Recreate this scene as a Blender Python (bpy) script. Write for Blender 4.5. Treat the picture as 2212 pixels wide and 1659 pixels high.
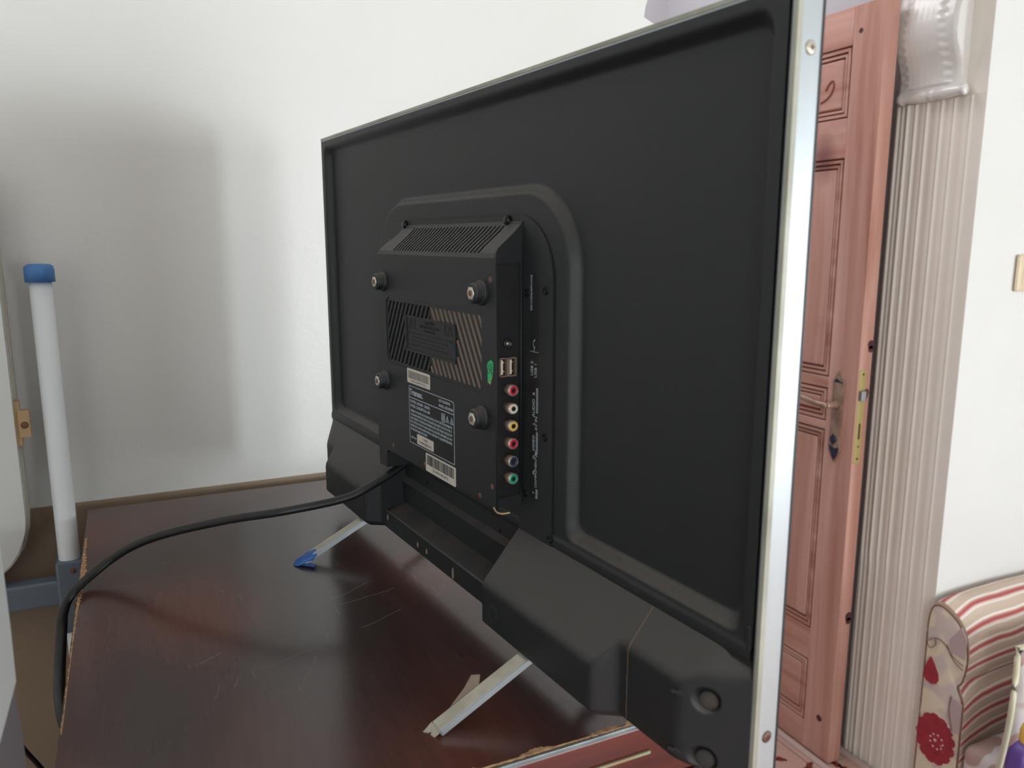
import bpy, bmesh, math, random
from mathutils import Vector, Matrix
PI = math.pi
random.seed(7)
for o in list(bpy.data.objects):
    bpy.data.objects.remove(o, do_unlink=True)
S = bpy.context.scene
COL = S.collection

# ------------------------------------------------------------------ camera
R_ = (0.90432, -0.42686, 0.0); U_ = (0.07651, 0.16208, 0.98381); F_ = (0.41994, 0.88968, -0.17923)
cd = bpy.data.cameras.new('camera'); cam = bpy.data.objects.new('camera', cd); COL.objects.link(cam)
cam.matrix_world = Matrix(((R_[0], U_[0], -F_[0], 0.0), (R_[1], U_[1], -F_[1], 0.0), (R_[2], U_[2], -F_[2], 1.38), (0, 0, 0, 1)))
cd.sensor_width = 36; cd.lens = 36 * 1706.17 / 2212; cd.clip_start = 0.02; cd.clip_end = 50
cd.dof.use_dof = True; cd.dof.focus_distance = 0.80; cd.dof.aperture_fstop = 10.0
S.camera = cam
# ------------------------------------------------------------------ world, lights, exposure
w = bpy.data.worlds.new('world'); S.world = w; w.use_nodes = True
w.node_tree.nodes['Background'].inputs[0].default_value = (0.8, 0.9, 1.0, 1)
w.node_tree.nodes['Background'].inputs[1].default_value = 0.3

def area(name, loc, target, sx, sy, power, color):
    l = bpy.data.lights.new(name, 'AREA'); l.shape = 'RECTANGLE'; l.size = sx; l.size_y = sy
    l.energy = power; l.color = color
    o = bpy.data.objects.new(name, l); COL.objects.link(o); o.location = loc
    o.rotation_euler = (Vector(target) - Vector(loc)).to_track_quat('-Z', 'Y').to_euler()
    return o
# daylight through a window in the wall behind the camera and one in the right wall
area('window_light_rear', (1.65, -2.44, 1.12), (1.2, 1.0, 1.15), 1.15, 1.00, 15.5, (0.93, 0.96, 1.0))
area('fill_light_rear_left', (-0.80, -2.44, 1.35), (-0.2, 1.0, 1.2), 0.8, 1.1, 20, (0.90, 0.97, 1.0))  # fill added behind the camera to brighten the left wall
area('window_light_right', (3.34, -1.95, 1.02), (0.2, 1.0, 1.15), 0.6, 1.1, 45, (0.84, 0.94, 1.0))
area('room_light_hall', (1.0, 1.9, 2.6), (1.0, 1.9, 0.0), 0.8, 0.6, 6, (1.0, 0.98, 1.0))
S.view_settings.view_transform = 'Standard'; S.view_settings.look = 'None'
S.view_settings.gamma = 1; S.view_settings.use_curve_mapping = False
S.view_settings.exposure = 0.77

# ------------------------------------------------------------------ materials
def lin(c):
    return tuple((x / 255 / 12.92 if x / 255 <= 0.04045 else ((x / 255 + 0.055) / 1.055) ** 2.4) for x in c) + (1,)
def mat(name, rgb, rough=0.5, metal=0.0, coat=0.0, rgb2=None, scale=8.0, detail=4.0, stretch=(1, 1, 1), bump=0.0, bscale=None, spec=0.5, trans=0.0, alpha=1.0, coat_r=0.1, ramp=(0.35, 0.65)):
    m = bpy.data.materials.new(name); m.use_nodes = True
    nt = m.node_tree; b = nt.nodes['Principled BSDF']
    b.inputs['Base Color'].default_value = lin(rgb); b.inputs['Roughness'].default_value = rough
    b.inputs['Metallic'].default_value = metal; b.inputs['Coat Weight'].default_value = coat
    b.inputs['Coat Roughness'].default_value = coat_r; b.inputs['Specular IOR Level'].default_value = spec
    b.inputs['Transmission Weight'].default_value = trans; b.inputs['Alpha'].default_value = alpha
    tc = nt.nodes.new('ShaderNodeTexCoord'); mp = nt.nodes.new('ShaderNodeMapping'); mp.inputs['Scale'].default_value = stretch
    nt.links.new(tc.outputs['Object'], mp.inputs['Vector'])
    if rgb2:
        n = nt.nodes.new('ShaderNodeTexNoise'); n.inputs['Scale'].default_value = scale; n.inputs['Detail'].default_value = detail
        r = nt.nodes.new('ShaderNodeValToRGB'); r.color_ramp.elements[0].color = lin(rgb); r.color_ramp.elements[1].color = lin(rgb2)
        r.color_ramp.elements[0].position = ramp[0]; r.color_ramp.elements[1].position = ramp[1]
        nt.links.new(mp.outputs[0], n.inputs['Vector']); nt.links.new(n.outputs['Fac'], r.inputs[0]); nt.links.new(r.outputs[0], b.inputs['Base Color'])
    if bump:
        n2 = nt.nodes.new('ShaderNodeTexNoise'); n2.inputs['Scale'].default_value = bscale or 200; n2.inputs['Detail'].default_value = 3
        bp = nt.nodes.new('ShaderNodeBump'); bp.inputs['Strength'].default_value = bump; bp.inputs['Distance'].default_value = 0.001
        nt.links.new(mp.outputs[0], n2.inputs['Vector']); nt.links.new(n2.outputs['Fac'], bp.inputs['Height']); nt.links.new(bp.outputs[0], b.inputs['Normal'])
    return m
M = {}
M['wall'] = mat('wall_paint', (227, 227, 223), 0.30, bump=0.3, bscale=90, rgb2=(230, 230, 227), scale=3, spec=0.6)
M['dado'] = mat('tan_paint', (160, 140, 120), 0.5, rgb2=(150, 132, 112), scale=5)
M['hall'] = mat('hall_paint', (186, 184, 188), 0.6)
M['ceil'] = mat('ceiling_paint', (232, 230, 226), 0.8)
M['pil'] = mat('pilaster_paint', (240, 232, 221), 0.28, rgb2=(243, 237, 228), scale=6, spec=0.6, coat=0.5)
M['plaster'] = mat('corbel_paint', (222, 219, 214), 0.28, bump=0.15, bscale=60, coat=0.3)
M['tile'] = mat('marble_tile', (203, 168, 152), 0.25, rgb2=(192, 156, 148), scale=9, detail=8)
M['grout'] = mat('grout', (120, 90, 80), 0.8)
M['vein'] = mat('marble_vein', (120, 50, 45), 0.3)
M['threshold'] = mat('threshold_marble', (200, 178, 172), 0.3)
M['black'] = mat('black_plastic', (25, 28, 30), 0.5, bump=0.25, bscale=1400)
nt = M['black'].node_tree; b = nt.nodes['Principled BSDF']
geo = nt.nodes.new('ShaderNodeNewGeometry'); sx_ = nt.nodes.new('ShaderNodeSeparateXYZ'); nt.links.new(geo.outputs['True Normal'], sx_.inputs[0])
mrg = nt.nodes.new('ShaderNodeMapRange'); mrg.inputs[1].default_value = 0.25; mrg.inputs[2].default_value = 0.95; mrg.inputs[4].default_value = 0.5; nt.links.new(sx_.outputs['Z'], mrg.inputs[0])  # paler dust tone on upward faces, also standing in for light from above
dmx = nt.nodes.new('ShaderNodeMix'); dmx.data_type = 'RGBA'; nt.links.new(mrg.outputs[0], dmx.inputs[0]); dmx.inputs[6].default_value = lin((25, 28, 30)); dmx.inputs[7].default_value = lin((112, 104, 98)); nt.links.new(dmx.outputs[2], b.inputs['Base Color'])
M['blackd'] = mat('deep_black', (14, 14, 16), 0.5)
M['black2'] = mat('jack_panel_black', (28, 28, 30), 0.4)
M['slotblack'] = mat('slot_dark', (12, 12, 13), 0.9)
M['dust'] = mat('dust', (136, 116, 100), 0.9)
M['dusty'] = mat('dusty_black', (62, 55, 50), 0.8, rgb2=(44, 44, 46), scale=30)
M['silver'] = mat('brushed_aluminium', (168, 174, 177), 0.42, metal=0.65, rgb2=(182, 187, 189), scale=18, stretch=(1, 1, 0.15), bump=0.05, bscale=500)
M['rim'] = mat('worn_rim', (146, 146, 132), 0.5, metal=0.3, rgb2=(172, 172, 158), scale=20)
M['screen'] = mat('screen_glass', (8, 8, 10), 0.1)
M['screw'] = mat('rusty_screw', (120, 88, 78), 0.5, metal=0.4, rgb2=(92, 62, 55), scale=300)
M['screwb'] = mat('black_screw', (30, 30, 32), 0.25, metal=0.6)
M['screwl'] = mat('steel_screw', (196, 188, 170), 0.35, metal=0.5)
M['nut'] = mat('steel_nut', (190, 188, 180), 0.4, metal=0.5, rgb2=(205, 203, 196), scale=500)
M['rust'] = mat('rust', (120, 84, 58), 0.8)
M['jackm'] = mat('nickel_jack', (150, 128, 112), 0.35, metal=0.6, rgb2=(170, 150, 135), scale=300)
M['jring'] = mat('nickel_ring', (205, 195, 180), 0.25, metal=0.7)
M['jred'] = mat('jack_red', (200, 40, 70), 0.4)
M['jwhite'] = mat('jack_white', (222, 212, 205), 0.4)
M['jyel'] = mat('jack_yellow', (228, 188, 90), 0.4)
M['jblue'] = mat('jack_blue', (40, 55, 90), 0.35)
M['jgreen'] = mat('jack_green', (20, 160, 120), 0.4)
M['print'] = mat('white_print', (165, 175, 182), 0.6)
M['printd'] = mat('embossed_print', (30, 31, 36), 0.7)
M['paper'] = mat('sticker_paper', (205, 197, 186), 0.6, rgb2=(196, 188, 177), scale=80)
M['ink'] = mat('barcode_ink', (70, 68, 66), 0.7)
M['ink2'] = mat('faded_ink', (130, 126, 120), 0.7)
M['green'] = mat('green_sticker', (40, 175, 105), 0.5)
M['tan'] = mat('sticker_back', (190, 160, 120), 0.7)
M['cable'] = mat('black_cable', (26, 27, 29), 0.45)
M['btape'] = mat('blue_tape', (22, 84, 160), 0.45, rgb2=(40, 96, 160), scale=120)
M['ctape'] = mat('clear_tape', (190, 184, 168), 0.3, rgb2=(176, 168, 150), scale=90, trans=0.25)
M['ftape'] = mat('flap_tape', (150, 130, 116), 0.35, alpha=0.72, rgb2=(170, 150, 134), scale=90)
M['legtop'] = mat('leg_taped_metal', (190, 186, 172), 0.35, metal=0.35, rgb2=(172, 166, 150), scale=60)
M['chip'] = mat('bare_particle_board', (196, 160, 118), 0.9, rgb2=(150, 112, 80), scale=220, bump=0.6, bscale=600)
M['edge'] = mat('worn_edge_band', (110, 122, 128), 0.3, metal=0.5, rgb2=(140, 150, 150), scale=40)
M['gline'] = mat('greenish_line', (140, 150, 120), 0.4, rgb2=(150, 120, 90), scale=60)
M['board'] = None
M['post'] = mat('white_tube', (234, 238, 242), 0.35)
M['bcap'] = mat('blue_cap', (74, 124, 186), 0.4)
M['bgrey'] = mat('blue_grey_metal', (112, 124, 138), 0.45)
M['board'] = mat('white_laminate', (226, 229, 226), 0.3, coat=0.2)
M['boarde'] = mat('board_edge', (186, 180, 166), 0.5)
M['near'] = mat('pale_grey_casing', (196, 200, 198), 0.4)
M['base'] = mat('grey_base', (104, 98, 100), 0.5)
M['ivory'] = mat('ivory_plastic', (222, 204, 172), 0.3)
M['brass'] = mat('brass_plate', (186, 172, 112), 0.45, metal=0.25)
M['antique'] = mat('antique_brass', (186, 158, 138), 0.3, metal=0.5, rgb2=(150, 124, 108), scale=30)
M['bpatina'] = mat('blued_metal', (70, 72, 92), 0.3, metal=0.7)
M['steel'] = mat('latch_steel', (130, 128, 130), 0.4, metal=0.6)
M['knot'] = mat('knot_wood', (78, 40, 42), 0.5)
M['purple'] = mat('purple_label', (92, 62, 140), 0.4, rgb2=(104, 78, 150), scale=20)
M['pcap'] = mat('yellow_cap', (236, 190, 92), 0.25)
M['navy'] = mat('navy_mark', (50, 55, 90), 0.5)
M['piping'] = mat('cream_piping', (222, 218, 190), 0.8)
M['cord'] = mat('brown_cord', (134, 98, 84), 0.9)

def nodes_mat(name):
    m = bpy.data.materials.new(name); m.use_nodes = True
    return m, m.node_tree, m.node_tree.nodes['Principled BSDF']
def NN(nt, t, **k):
    n = nt.nodes.new(t)
    for a, v in k.items(): setattr(n, a, v)
    return n
# mahogany table top: dark red brown with cloudy figure and fine grain
m, nt, b = nodes_mat('mahogany_gloss'); M['maho'] = m
tc = NN(nt, 'ShaderNodeTexCoord'); mp = NN(nt, 'ShaderNodeMapping'); mp.inputs['Scale'].default_value = (5.5, 3.0, 1)
mp.inputs['Rotation'].default_value = (0, 0, 0.12)
nt.links.new(tc.outputs['Object'], mp.inputs[0])
n1 = NN(nt, 'ShaderNodeTexNoise'); n1.inputs['Scale'].default_value = 1.3; n1.inputs['Detail'].default_value = 1.2; n1.inputs['Roughness'].default_value = 0.4
mp2 = NN(nt, 'ShaderNodeMapping'); mp2.inputs['Scale'].default_value = (110, 8, 1); nt.links.new(tc.outputs['Object'], mp2.inputs[0])
n2 = NN(nt, 'ShaderNodeTexNoise'); n2.inputs['Scale'].default_value = 2.0; n2.inputs['Detail'].default_value = 3
r1 = NN(nt, 'ShaderNodeValToRGB'); cr = r1.color_ramp
cr.elements[0].position = 0.30; cr.elements[0].color = lin((58, 46, 44)); cr.elements[1].position = 0.72; cr.elements[1].color = lin((108, 58, 48))
e = cr.elements.new(0.45); e.color = lin((72, 50, 48)); e = cr.elements.new(0.58); e.color = lin((92, 56, 48))
mx = NN(nt, 'ShaderNodeMix', data_type='RGBA', blend_type='MULTIPLY'); mx.inputs[0].default_value = 0.28
nt.links.new(mp.outputs[0], n1.inputs['Vector']); nt.links.new(mp2.outputs[0], n2.inputs['Vector'])
nt.links.new(n1.outputs['Fac'], r1.inputs[0]); nt.links.new(r1.outputs[0], mx.inputs[6])
r2 = NN(nt, 'ShaderNodeValToRGB'); r2.color_ramp.elements[0].position = 0.35; r2.color_ramp.elements[0].color = (0.5, 0.5, 0.5, 1); r2.color_ramp.elements[1].position = 0.6
nt.links.new(n2.outputs['Fac'], r2.inputs[0]); nt.links.new(r2.outputs[0], mx.inputs[7]); nt.links.new(mx.outputs[2], b.inputs['Base Color'])
b.inputs['Roughness'].default_value = 0.20; b.inputs['Specular IOR Level'].default_value = 0.6
mr = NN(nt, 'ShaderNodeMapRange'); mr.inputs[3].default_value = 0.18; mr.inputs[4].default_value = 0.21
nt.links.new(n1.outputs['Fac'], mr.inputs[0]); nt.links.new(mr.outputs[0], b.inputs['Roughness'])
# red glossy front
M['redwood'] = mat('red_gloss_wood', (66, 21, 18), 0.15, rgb2=(98, 35, 28), scale=5, stretch=(1, 1, 14), spec=0.6)
# pine door: pink brown varnish, grain along z, knots
def pine(name, grain):
    m, nt, b = nodes_mat(name)
    tc = NN(nt, 'ShaderNodeTexCoord'); mp = NN(nt, 'ShaderNodeMapping'); mp.inputs['Scale'].default_value = grain
    nt.links.new(tc.outputs['Object'], mp.inputs[0])
    n = NN(nt, 'ShaderNodeTexNoise'); n.inputs['Scale'].default_value = 1.0; n.inputs['Detail'].default_value = 5; n.inputs['Distortion'].default_value = 0.8
    r = NN(nt, 'ShaderNodeValToRGB'); r.color_ramp.elements[0].position = 0.3; r.color_ramp.elements[0].color = lin((172, 116, 99)); r.color_ramp.elements[1].position = 0.7; r.color_ramp.elements[1].color = lin((218, 174, 160))
    nt.links.new(mp.outputs[0], n.inputs['Vector']); nt.links.new(n.outputs['Fac'], r.inputs[0])
    v = NN(nt, 'ShaderNodeTexVoronoi'); v.inputs['Scale'].default_value = 1.0
    mp3 = NN(nt, 'ShaderNodeMapping'); mp3.inputs['Scale'].default_value = (4.5, 4.5, 2.6); nt.links.new(tc.outputs['Object'], mp3.inputs[0]); nt.links.new(mp3.outputs[0], v.inputs['Vector'])
    rk = NN(nt, 'ShaderNodeValToRGB'); rk.color_ramp.elements[0].position = 0.05; rk.color_ramp.elements[0].color = (1, 1, 1, 1); rk.color_ramp.elements[1].position = 0.22; rk.color_ramp.elements[1].color = (0, 0, 0, 1)
    nt.links.new(v.outputs['Distance'], rk.inputs[0])
    mx = NN(nt, 'ShaderNodeMix', data_type='RGBA'); nt.links.new(rk.outputs[0], mx.inputs[0]); nt.links.new(r.outputs[0], mx.inputs[6]); mx.inputs[7].default_value = lin((112, 62, 66))
    nt.links.new(mx.outputs[2], b.inputs['Base Color']); b.inputs['Roughness'].default_value = 0.35
    return m
M['pine'] = pine('pine_varnish', (14, 14, 1.1)); M['pineh'] = pine('pine_varnish_rail', (14, 1.4, 14))
M['pinegroove'] = mat('pine_groove', (132, 70, 56), 0.5)
M['pineedge'] = pine('pine_edge', (30, 30, 2.0))
# striped upholstery, stripes run along the arm: v of the UV map is the girth in metres
m, nt, b = nodes_mat('striped_fabric'); M['stripe'] = m
uv = NN(nt, 'ShaderNodeUVMap'); uv.uv_map = 'UVMap'; sp = NN(nt, 'ShaderNodeSeparateXYZ'); nt.links.new(uv.outputs[0], sp.inputs[0])
nz = NN(nt, 'ShaderNodeTexNoise'); nz.inputs['Scale'].default_value = 9; nz.inputs['Detail'].default_value = 1; nt.links.new(uv.outputs[0], nz.inputs['Vector'])
ad = NN(nt, 'ShaderNodeMath', operation='MULTIPLY_ADD'); nt.links.new(nz.outputs['Fac'], ad.inputs[0]); ad.inputs[1].default_value = 0.012; nt.links.new(sp.outputs['Y'], ad.inputs[2])
md = NN(nt, 'ShaderNodeMath', operation='MULTIPLY'); nt.links.new(ad.outputs[0], md.inputs[0]); md.inputs[1].default_value = 1 / 0.047
fr = NN(nt, 'ShaderNodeMath', operation='FRACT'); nt.links.new(md.outputs[0], fr.inputs[0])
r = NN(nt, 'ShaderNodeValToRGB'); r.color_ramp.interpolation = 'LINEAR'; cr = r.color_ramp
stops = [(0.0, (205, 184, 166)), (0.40, (198, 176, 158)), (0.44, (232, 222, 214)), (0.52, (234, 226, 218)), (0.56, (206, 168, 140)), (0.62, (192, 122, 116)), (0.66, (178, 88, 92)), (0.76, (182, 92, 96)), (0.79, (208, 150, 132)), (0.85, (226, 206, 194)), (0.93, (234, 226, 220)), (0.99, (205, 184, 166))]
cr.elements[0].position, cr.elements[0].color = stops[0][0], lin(stops[0][1]); cr.elements[1].position, cr.elements[1].color = stops[-1][0], lin(stops[-1][1])
for p, c in stops[1:-1]:
    e = cr.elements.new(p); e.color = lin(c)
nt.links.new(fr.outputs[0], r.inputs[0]); nt.links.new(r.outputs[0], b.inputs['Base Color']); b.inputs['Roughness'].default_value = 0.85
# floral ground fabric
M['floral'] = mat('floral_ground', (230, 216, 192), 0.85, rgb2=(212, 196, 190), scale=16, detail=1, ramp=(0.45, 0.55))
M['floral2'] = mat('floral_grey', (222, 216, 216), 0.85, rgb2=(188, 160, 152), scale=14, detail=1, ramp=(0.5, 0.54))
M['fred'] = mat('flower_red', (164, 50, 62), 0.85, rgb2=(150, 44, 56), scale=40)
M['fpink'] = mat('flower_pale', (226, 190, 186), 0.85)
M['fmauve'] = mat('leaf_mauve', (190, 168, 168), 0.85)
M['fyel'] = mat('leaf_sand', (208, 184, 140), 0.85)

# ------------------------------------------------------------------ helpers
def obj(name, bm, m, parent=None, smooth=False, kind=None, label=None):
    me = bpy.data.meshes.new(name); bmesh.ops.recalc_face_normals(bm, faces=bm.faces[:]); bm.to_mesh(me); bm.free()
    o = bpy.data.objects.new(name, me); COL.objects.link(o)
    for x in (m if isinstance(m, (list, tuple)) else [m]): me.materials.append(M[x] if isinstance(x, str) else x)
    if smooth:
        for p in me.polygons: p.use_smooth = True
    if parent: o.parent = parent
    if kind: o['kind'] = kind
    if label: o['label'] = label
    return o
def tag(o, label, cat, group=None):
    o['label'] = label; o['category'] = cat
    if group: o['group'] = group
    return o
def thing(name, label, cat, loc=(0, 0, 0), rotz=0, group=None):
    o = bpy.data.objects.new(name, None); COL.objects.link(o); o.empty_display_size = 0.05
    o.location = loc; o.rotation_euler = (0, 0, rotz); return tag(o, label, cat, group)
def box(bm, x0, x1, y0, y1, z0, z1, mi=0):
    vs = [bm.verts.new((x, y, z)) for z in (z0, z1) for y in (y0, y1) for x in (x0, x1)]
    for f in ((0, 1, 3, 2), (4, 6, 7, 5), (0, 4, 5, 1), (2, 3, 7, 6), (0, 2, 6, 4), (1, 5, 7, 3)):
        fc = bm.faces.new([vs[i] for i in f]); fc.material_index = mi
    return vs
def bbox(bm, x0, x1, y0, y1, z0, z1, r=0.002, seg=2, mi=0):
    vs = box(bm, x0, x1, y0, y1, z0, z1, mi)
    es = set(e for v in vs for e in v.link_edges)
    bmesh.ops.bevel(bm, geom=list(es), offset=r, segments=seg, affect='EDGES', profile=0.6)
def prism(bm, pts, fn, a, b, mi=0, mside=None):
    """pts 2D polygon; fn(p,q,h)->xyz; from height a to b"""
    A = [bm.verts.new(fn(p, q, a)) for p, q in pts]; B = [bm.verts.new(fn(p, q, b)) for p, q in pts]
    n = len(pts)
    f = bm.faces.new(A); f.material_index = mi; f = bm.faces.new(B); f.material_index = mi
    for i in range(n):
        f = bm.faces.new((A[i], A[(i + 1) % n], B[(i + 1) % n], B[i])); f.material_index = mi if mside is None else mside
    return A, B
def rot_frame(axis):
    a = Vector(axis).normalized(); t = Vector((0, 0, 1)) if abs(a.z) < 0.9 else Vector((1, 0, 0))
    x = t.cross(a).normalized(); y = a.cross(x); return x, y, a
def lathe(bm, org, axis, prof, n=24, mi=0, flat=None, cap=True):
    """prof: list of (radius, height); optional flat n-gon"""
    x, y, a = rot_frame(axis); org = Vector(org); rings = []
    for r, h in prof:
        if r < 1e-6: rings.append([bm.verts.new(org + a * h)]); continue
        rings.append([bm.verts.new(org + a * h + (x * math.cos(2 * PI * k / n) + y * math.sin(2 * PI * k / n)) * r) for k in range(n)])
    for i in range(len(rings) - 1):
        P, Q = rings[i], rings[i + 1]
        for k in range(n):
            k2 = (k + 1) % n
            if len(P) == 1 and len(Q) == 1: continue
            if len(P) == 1: vs = (P[0], Q[k], Q[k2])
            elif len(Q) == 1: vs = (P[k], Q[0], P[k2])
            else: vs = (P[k], Q[k], Q[k2], P[k2])
            f = bm.faces.new(vs); f.material_index = mi; f.smooth = True
    if cap:
        for R in (rings[0], rings[-1]):
            if len(R) > 2: f = bm.faces.new(R); f.material_index = mi
def tube(bm, pts, r, n=10, flat=1.0, mi=0):
    pts = [Vector(p) for p in pts]; rings = []; up = Vector((0, 0, 1))
    for i, p in enumerate(pts):
        d = (pts[min(i + 1, len(pts) - 1)] - pts[max(i - 1, 0)]).normalized()
        x = d.cross(up)
        if x.length < 1e-3: x = d.cross(Vector((1, 0, 0)))
        x.normalize(); y = x.cross(d)
        rings.append([bm.verts.new(p + (x * math.cos(2 * PI * k / n) * r * flat + y * math.sin(2 * PI * k / n) * r)) for k in range(n)])
    for i in range(len(rings) - 1):
        for k in range(n):
            f = bm.faces.new((rings[i][k], rings[i + 1][k], rings[i + 1][(k + 1) % n], rings[i][(k + 1) % n])); f.smooth = True; f.material_index = mi
    bm.faces.new(rings[0]); bm.faces.new(rings[-1])
def catmull(P, k=8):
    P = [Vector(p) for p in P]; Q = [P[0] * 2 - P[1]] + P + [P[-1] * 2 - P[-2]]; out = []
    for i in range(1, len(Q) - 2):
        for j in range(k):
            t = j / k; a, b_, c, d = Q[i - 1:i + 3]
            out.append(0.5 * ((2 * b_) + (c - a) * t + (2 * a - 5 * b_ + 4 * c - d) * t * t + (3 * b_ - a - 3 * c + d) * t ** 3))
    out.append(P[-1]); return out
def rrect(x0, x1, y0, y1, r, n=5):
    out = []
    for cx, cy, a in ((x1 - r, y1 - r, 0), (x0 + r, y1 - r, 90), (x0 + r, y0 + r, 180), (x1 - r, y0 + r, 270)):
        for k in range(n + 1):
            t = math.radians(a + 90 * k / n); out.append((cx + r * math.cos(t), cy + r * math.sin(t)))
    return out
def text(name, body, size, loc, rot, m, parent=None, sx=1.0, align='LEFT', thick=0.0001, fit=None, bold=0.0):
    c = bpy.data.curves.new(name, 'FONT'); c.body = body; c.size = size; c.extrude = thick; c.align_x = align; c.resolution_u = 2; c.offset = bold
    t = bpy.data.objects.new(name, c); COL.objects.link(t)
    dg = bpy.context.evaluated_depsgraph_get(); me = bpy.data.meshes.new_from_object(t.evaluated_get(dg)); bpy.data.objects.remove(t, do_unlink=True)
    o = bpy.data.objects.new(name, me); COL.objects.link(o); me.materials.clear(); me.materials.append(M[m])
    if fit:
        xs_ = [v.co.x for v in me.vertices]; sx = fit / (max(xs_) - min(xs_))
    o.location = loc; o.rotation_euler = rot; o.scale = (sx, 1, 1)
    if parent: o.parent = parent
    return o
def sstep(a, b_, x):
    t = max(0.0, min(1.0, (x - a) / (b_ - a))); return t * t * (3 - 2 * t)
def smin(a, b_, k):
    h = max(k - abs(a - b_), 0.0) / k; return min(a, b_) - h * h * k * 0.25

# ================================================================== ROOM
YB = 1.165      # face of the back wall
XP = 1.67       # face of the pilaster
def wallpoly(name, pts, y0, y1, m):
    bm = bmesh.new(); prism(bm, pts, lambda p, q, h: (p, h, q), y0, y1)
    o = obj(name, bm, m); o['kind'] = 'structure'; return o
# back wall with its wide opening: the edge of the opening steps and then arches to the right
arch = [(0.84, 0), (0.84, 1.728), (0.812, 1.733), (0.791, 1.742), (0.793, 1.757), (0.802, 1.785), (0.83, 1.86), (0.88, 1.94), (0.96, 2.02), (1.08, 2.09), (1.25, 2.13), (1.45, 2.12), (1.60, 2.07), (XP, 2.02)]
pts = [(-1.3, 0)] + arch + [(XP, 0.0), (3.4, 0), (3.4, 2.7), (-1.3, 2.7)]
wb = wallpoly('wall_back', pts, YB, YB + 0.225, 'wall')
bm = bmesh.new(); box(bm, -1.3, 0.84, YB - 0.004, YB - 0.0002, 0, 1.034)
o = obj('trim_1', bm, 'dado'); o['kind'] = 'structure'; o['label'] = 'tan painted lower part of the back wall'
def slab(name, b_, m):
    bm = bmesh.new(); box(bm, *b_); o = obj(name, bm, m); o['kind'] = 'structure'; return o
slab('wall_left', (-1.4, -1.3, -2.6, YB + .225, 0, 2.7), 'wall')
slab('wall_right', (3.4, 3.5, -2.6, YB + .225, 0, 2.7), 'wall')
slab('wall_front', (-1.4, 3.5, -2.6, -2.5, 0, 2.7), 'wall')
slab('wall_hall_back', (0.0, 3.0, 2.35, 2.45, 0, 2.7), 'hall')
slab('wall_hall_left', (0.0, 0.1, YB + .225, 2.35, 0, 2.7), 'hall')
slab('wall_hall_right', (1.69, 1.80, YB + .225, 2.35, 0, 2.7), 'hall')
slab('ceiling', (-1.4, 3.5, -2.6, 2.45, 2.7, 2.8), 'ceil')
fl = slab('floor', (-1.4, 3.5, -2.6, 2.45, -0.06, -0.006), 'grout')
# marble tiles over the stretch of floor the photograph looks at
bm = bmesh.new(); ts = 0.4; bbox(bm, 0.0015, ts - 0.0015, 0.0015, ts - 0.0015, -0.006, 0.0, r=0.001, seg=1)
t0 = obj('tile', bm, 'tile', fl); k = 0
for i in range(-3, 8):
    for j in range(-6, 6):
        x, y = i * ts + 0.33, j * ts + 0.10
        if x < -1.3 or x + ts > 3.4 or y < -2.5 or y + ts > 2.36: continue
        o = t0 if k == 0 else t0.copy()
        if k: COL.objects.link(o)
        o.location = (x, y, 0); o.parent = fl; k += 1
# dark red veins inlaid in the tiles by the door
bm = bmesh.new()
for cx, cy, a, L in ((1.50, 1.36, 0.4, .10), (1.46, 1.44, 2.3, .08), (1.53, 1.30, 1.2, .07), (1.62, 1.22, 0.9, .09), (1.40, 1.30, 2.8, .1), (1.60, 1.33, 2.0, .06)):
    n = 7; L2 = [(cx + math.cos(a) * L * (t / n - .5) + random.uniform(-.006, .006), cy + math.sin(a) * L * (t / n - .5) + random.uniform(-.006, .006)) for t in range(n + 1)]
    for s in range(n):
        (x0, y0), (x1, y1) = L2[s], L2[s + 1]; wd = .003 + .007 * math.sin(PI * (s + .5) / n)
        nx, ny = -(y1 - y0), x1 - x0; l = math.hypot(nx, ny); nx, ny = nx / l * wd, ny / l * wd
        prism(bm, [(x0 - nx, y0 - ny), (x1 - nx, y1 - ny), (x1 + nx, y1 + ny), (x0 + nx, y0 + ny)], lambda p, q, h: (p, q, h), 0.0, 0.0004)
obj('vein', bm, 'vein', fl, kind='stuff')
bm = bmesh.new(); bbox(bm, 1.545, 1.562, 1.0, 2.2, 0, 0.006, r=.001)
o = obj('trim_2', bm, 'threshold'); o['kind'] = 'structure'; o['label'] = 'pale marble strip on the floor before the door'
bm = bmesh.new(); bbox(bm, 1.640, 1.658, 1.12, 1.60, 0, 0.008, r=.001)
o = obj('trim_3', bm, 'threshold'); o['kind'] = 'structure'; o['label'] = 'pale marble strip at the foot of the fluted pilaster'

# fluted pilaster on the jamb, its scroll corbel above
pil = bpy.data.objects.new('trim_4', None); COL.objects.link(pil); pil['kind'] = 'structure'; pil['label'] = 'beige fluted pilaster on the jamb of the opening'
pil.location = (XP, 1.27, 0)
prof = []   # (y, x) outline of the face, y from far to near
ys = [1.387, 1.383, 1.378, 1.372, 1.369, 1.362, 1.358, 1.352]
def flute_x(y):
    # ridges with quirks, measured along the face
    x = 0.0
    for c, wd, h in ((1.382, .003, .005), (1.370, .0025, .004), (1.354, .004, .006), (1.345, .012, .003), (1.333, .0035, .0045), (1.316, .012, .003), (1.304, .003, .004), (1.280, .012, .003), (1.267, .003, .004), (1.250, .010, .0025), (1.237, .0025, .0035), (1.212, .010, .0025), (1.198, .0025, .003)):
        x += h * math.exp(-((y - c) / wd) ** 2)
    return -max(x + .0004, .0004)
YN = YB + .0004
N = 110; bm = bmesh.new(); P2 = [(1.387 - (1.387 - YN) * i / N, flute_x(1.387 - (1.387 - YN) * i / N)) for i in range(N + 1)]
zs = [0, .1, .25, .45, .53, .56, .58, .9, 1.3, 1.69]
rows = []
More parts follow.
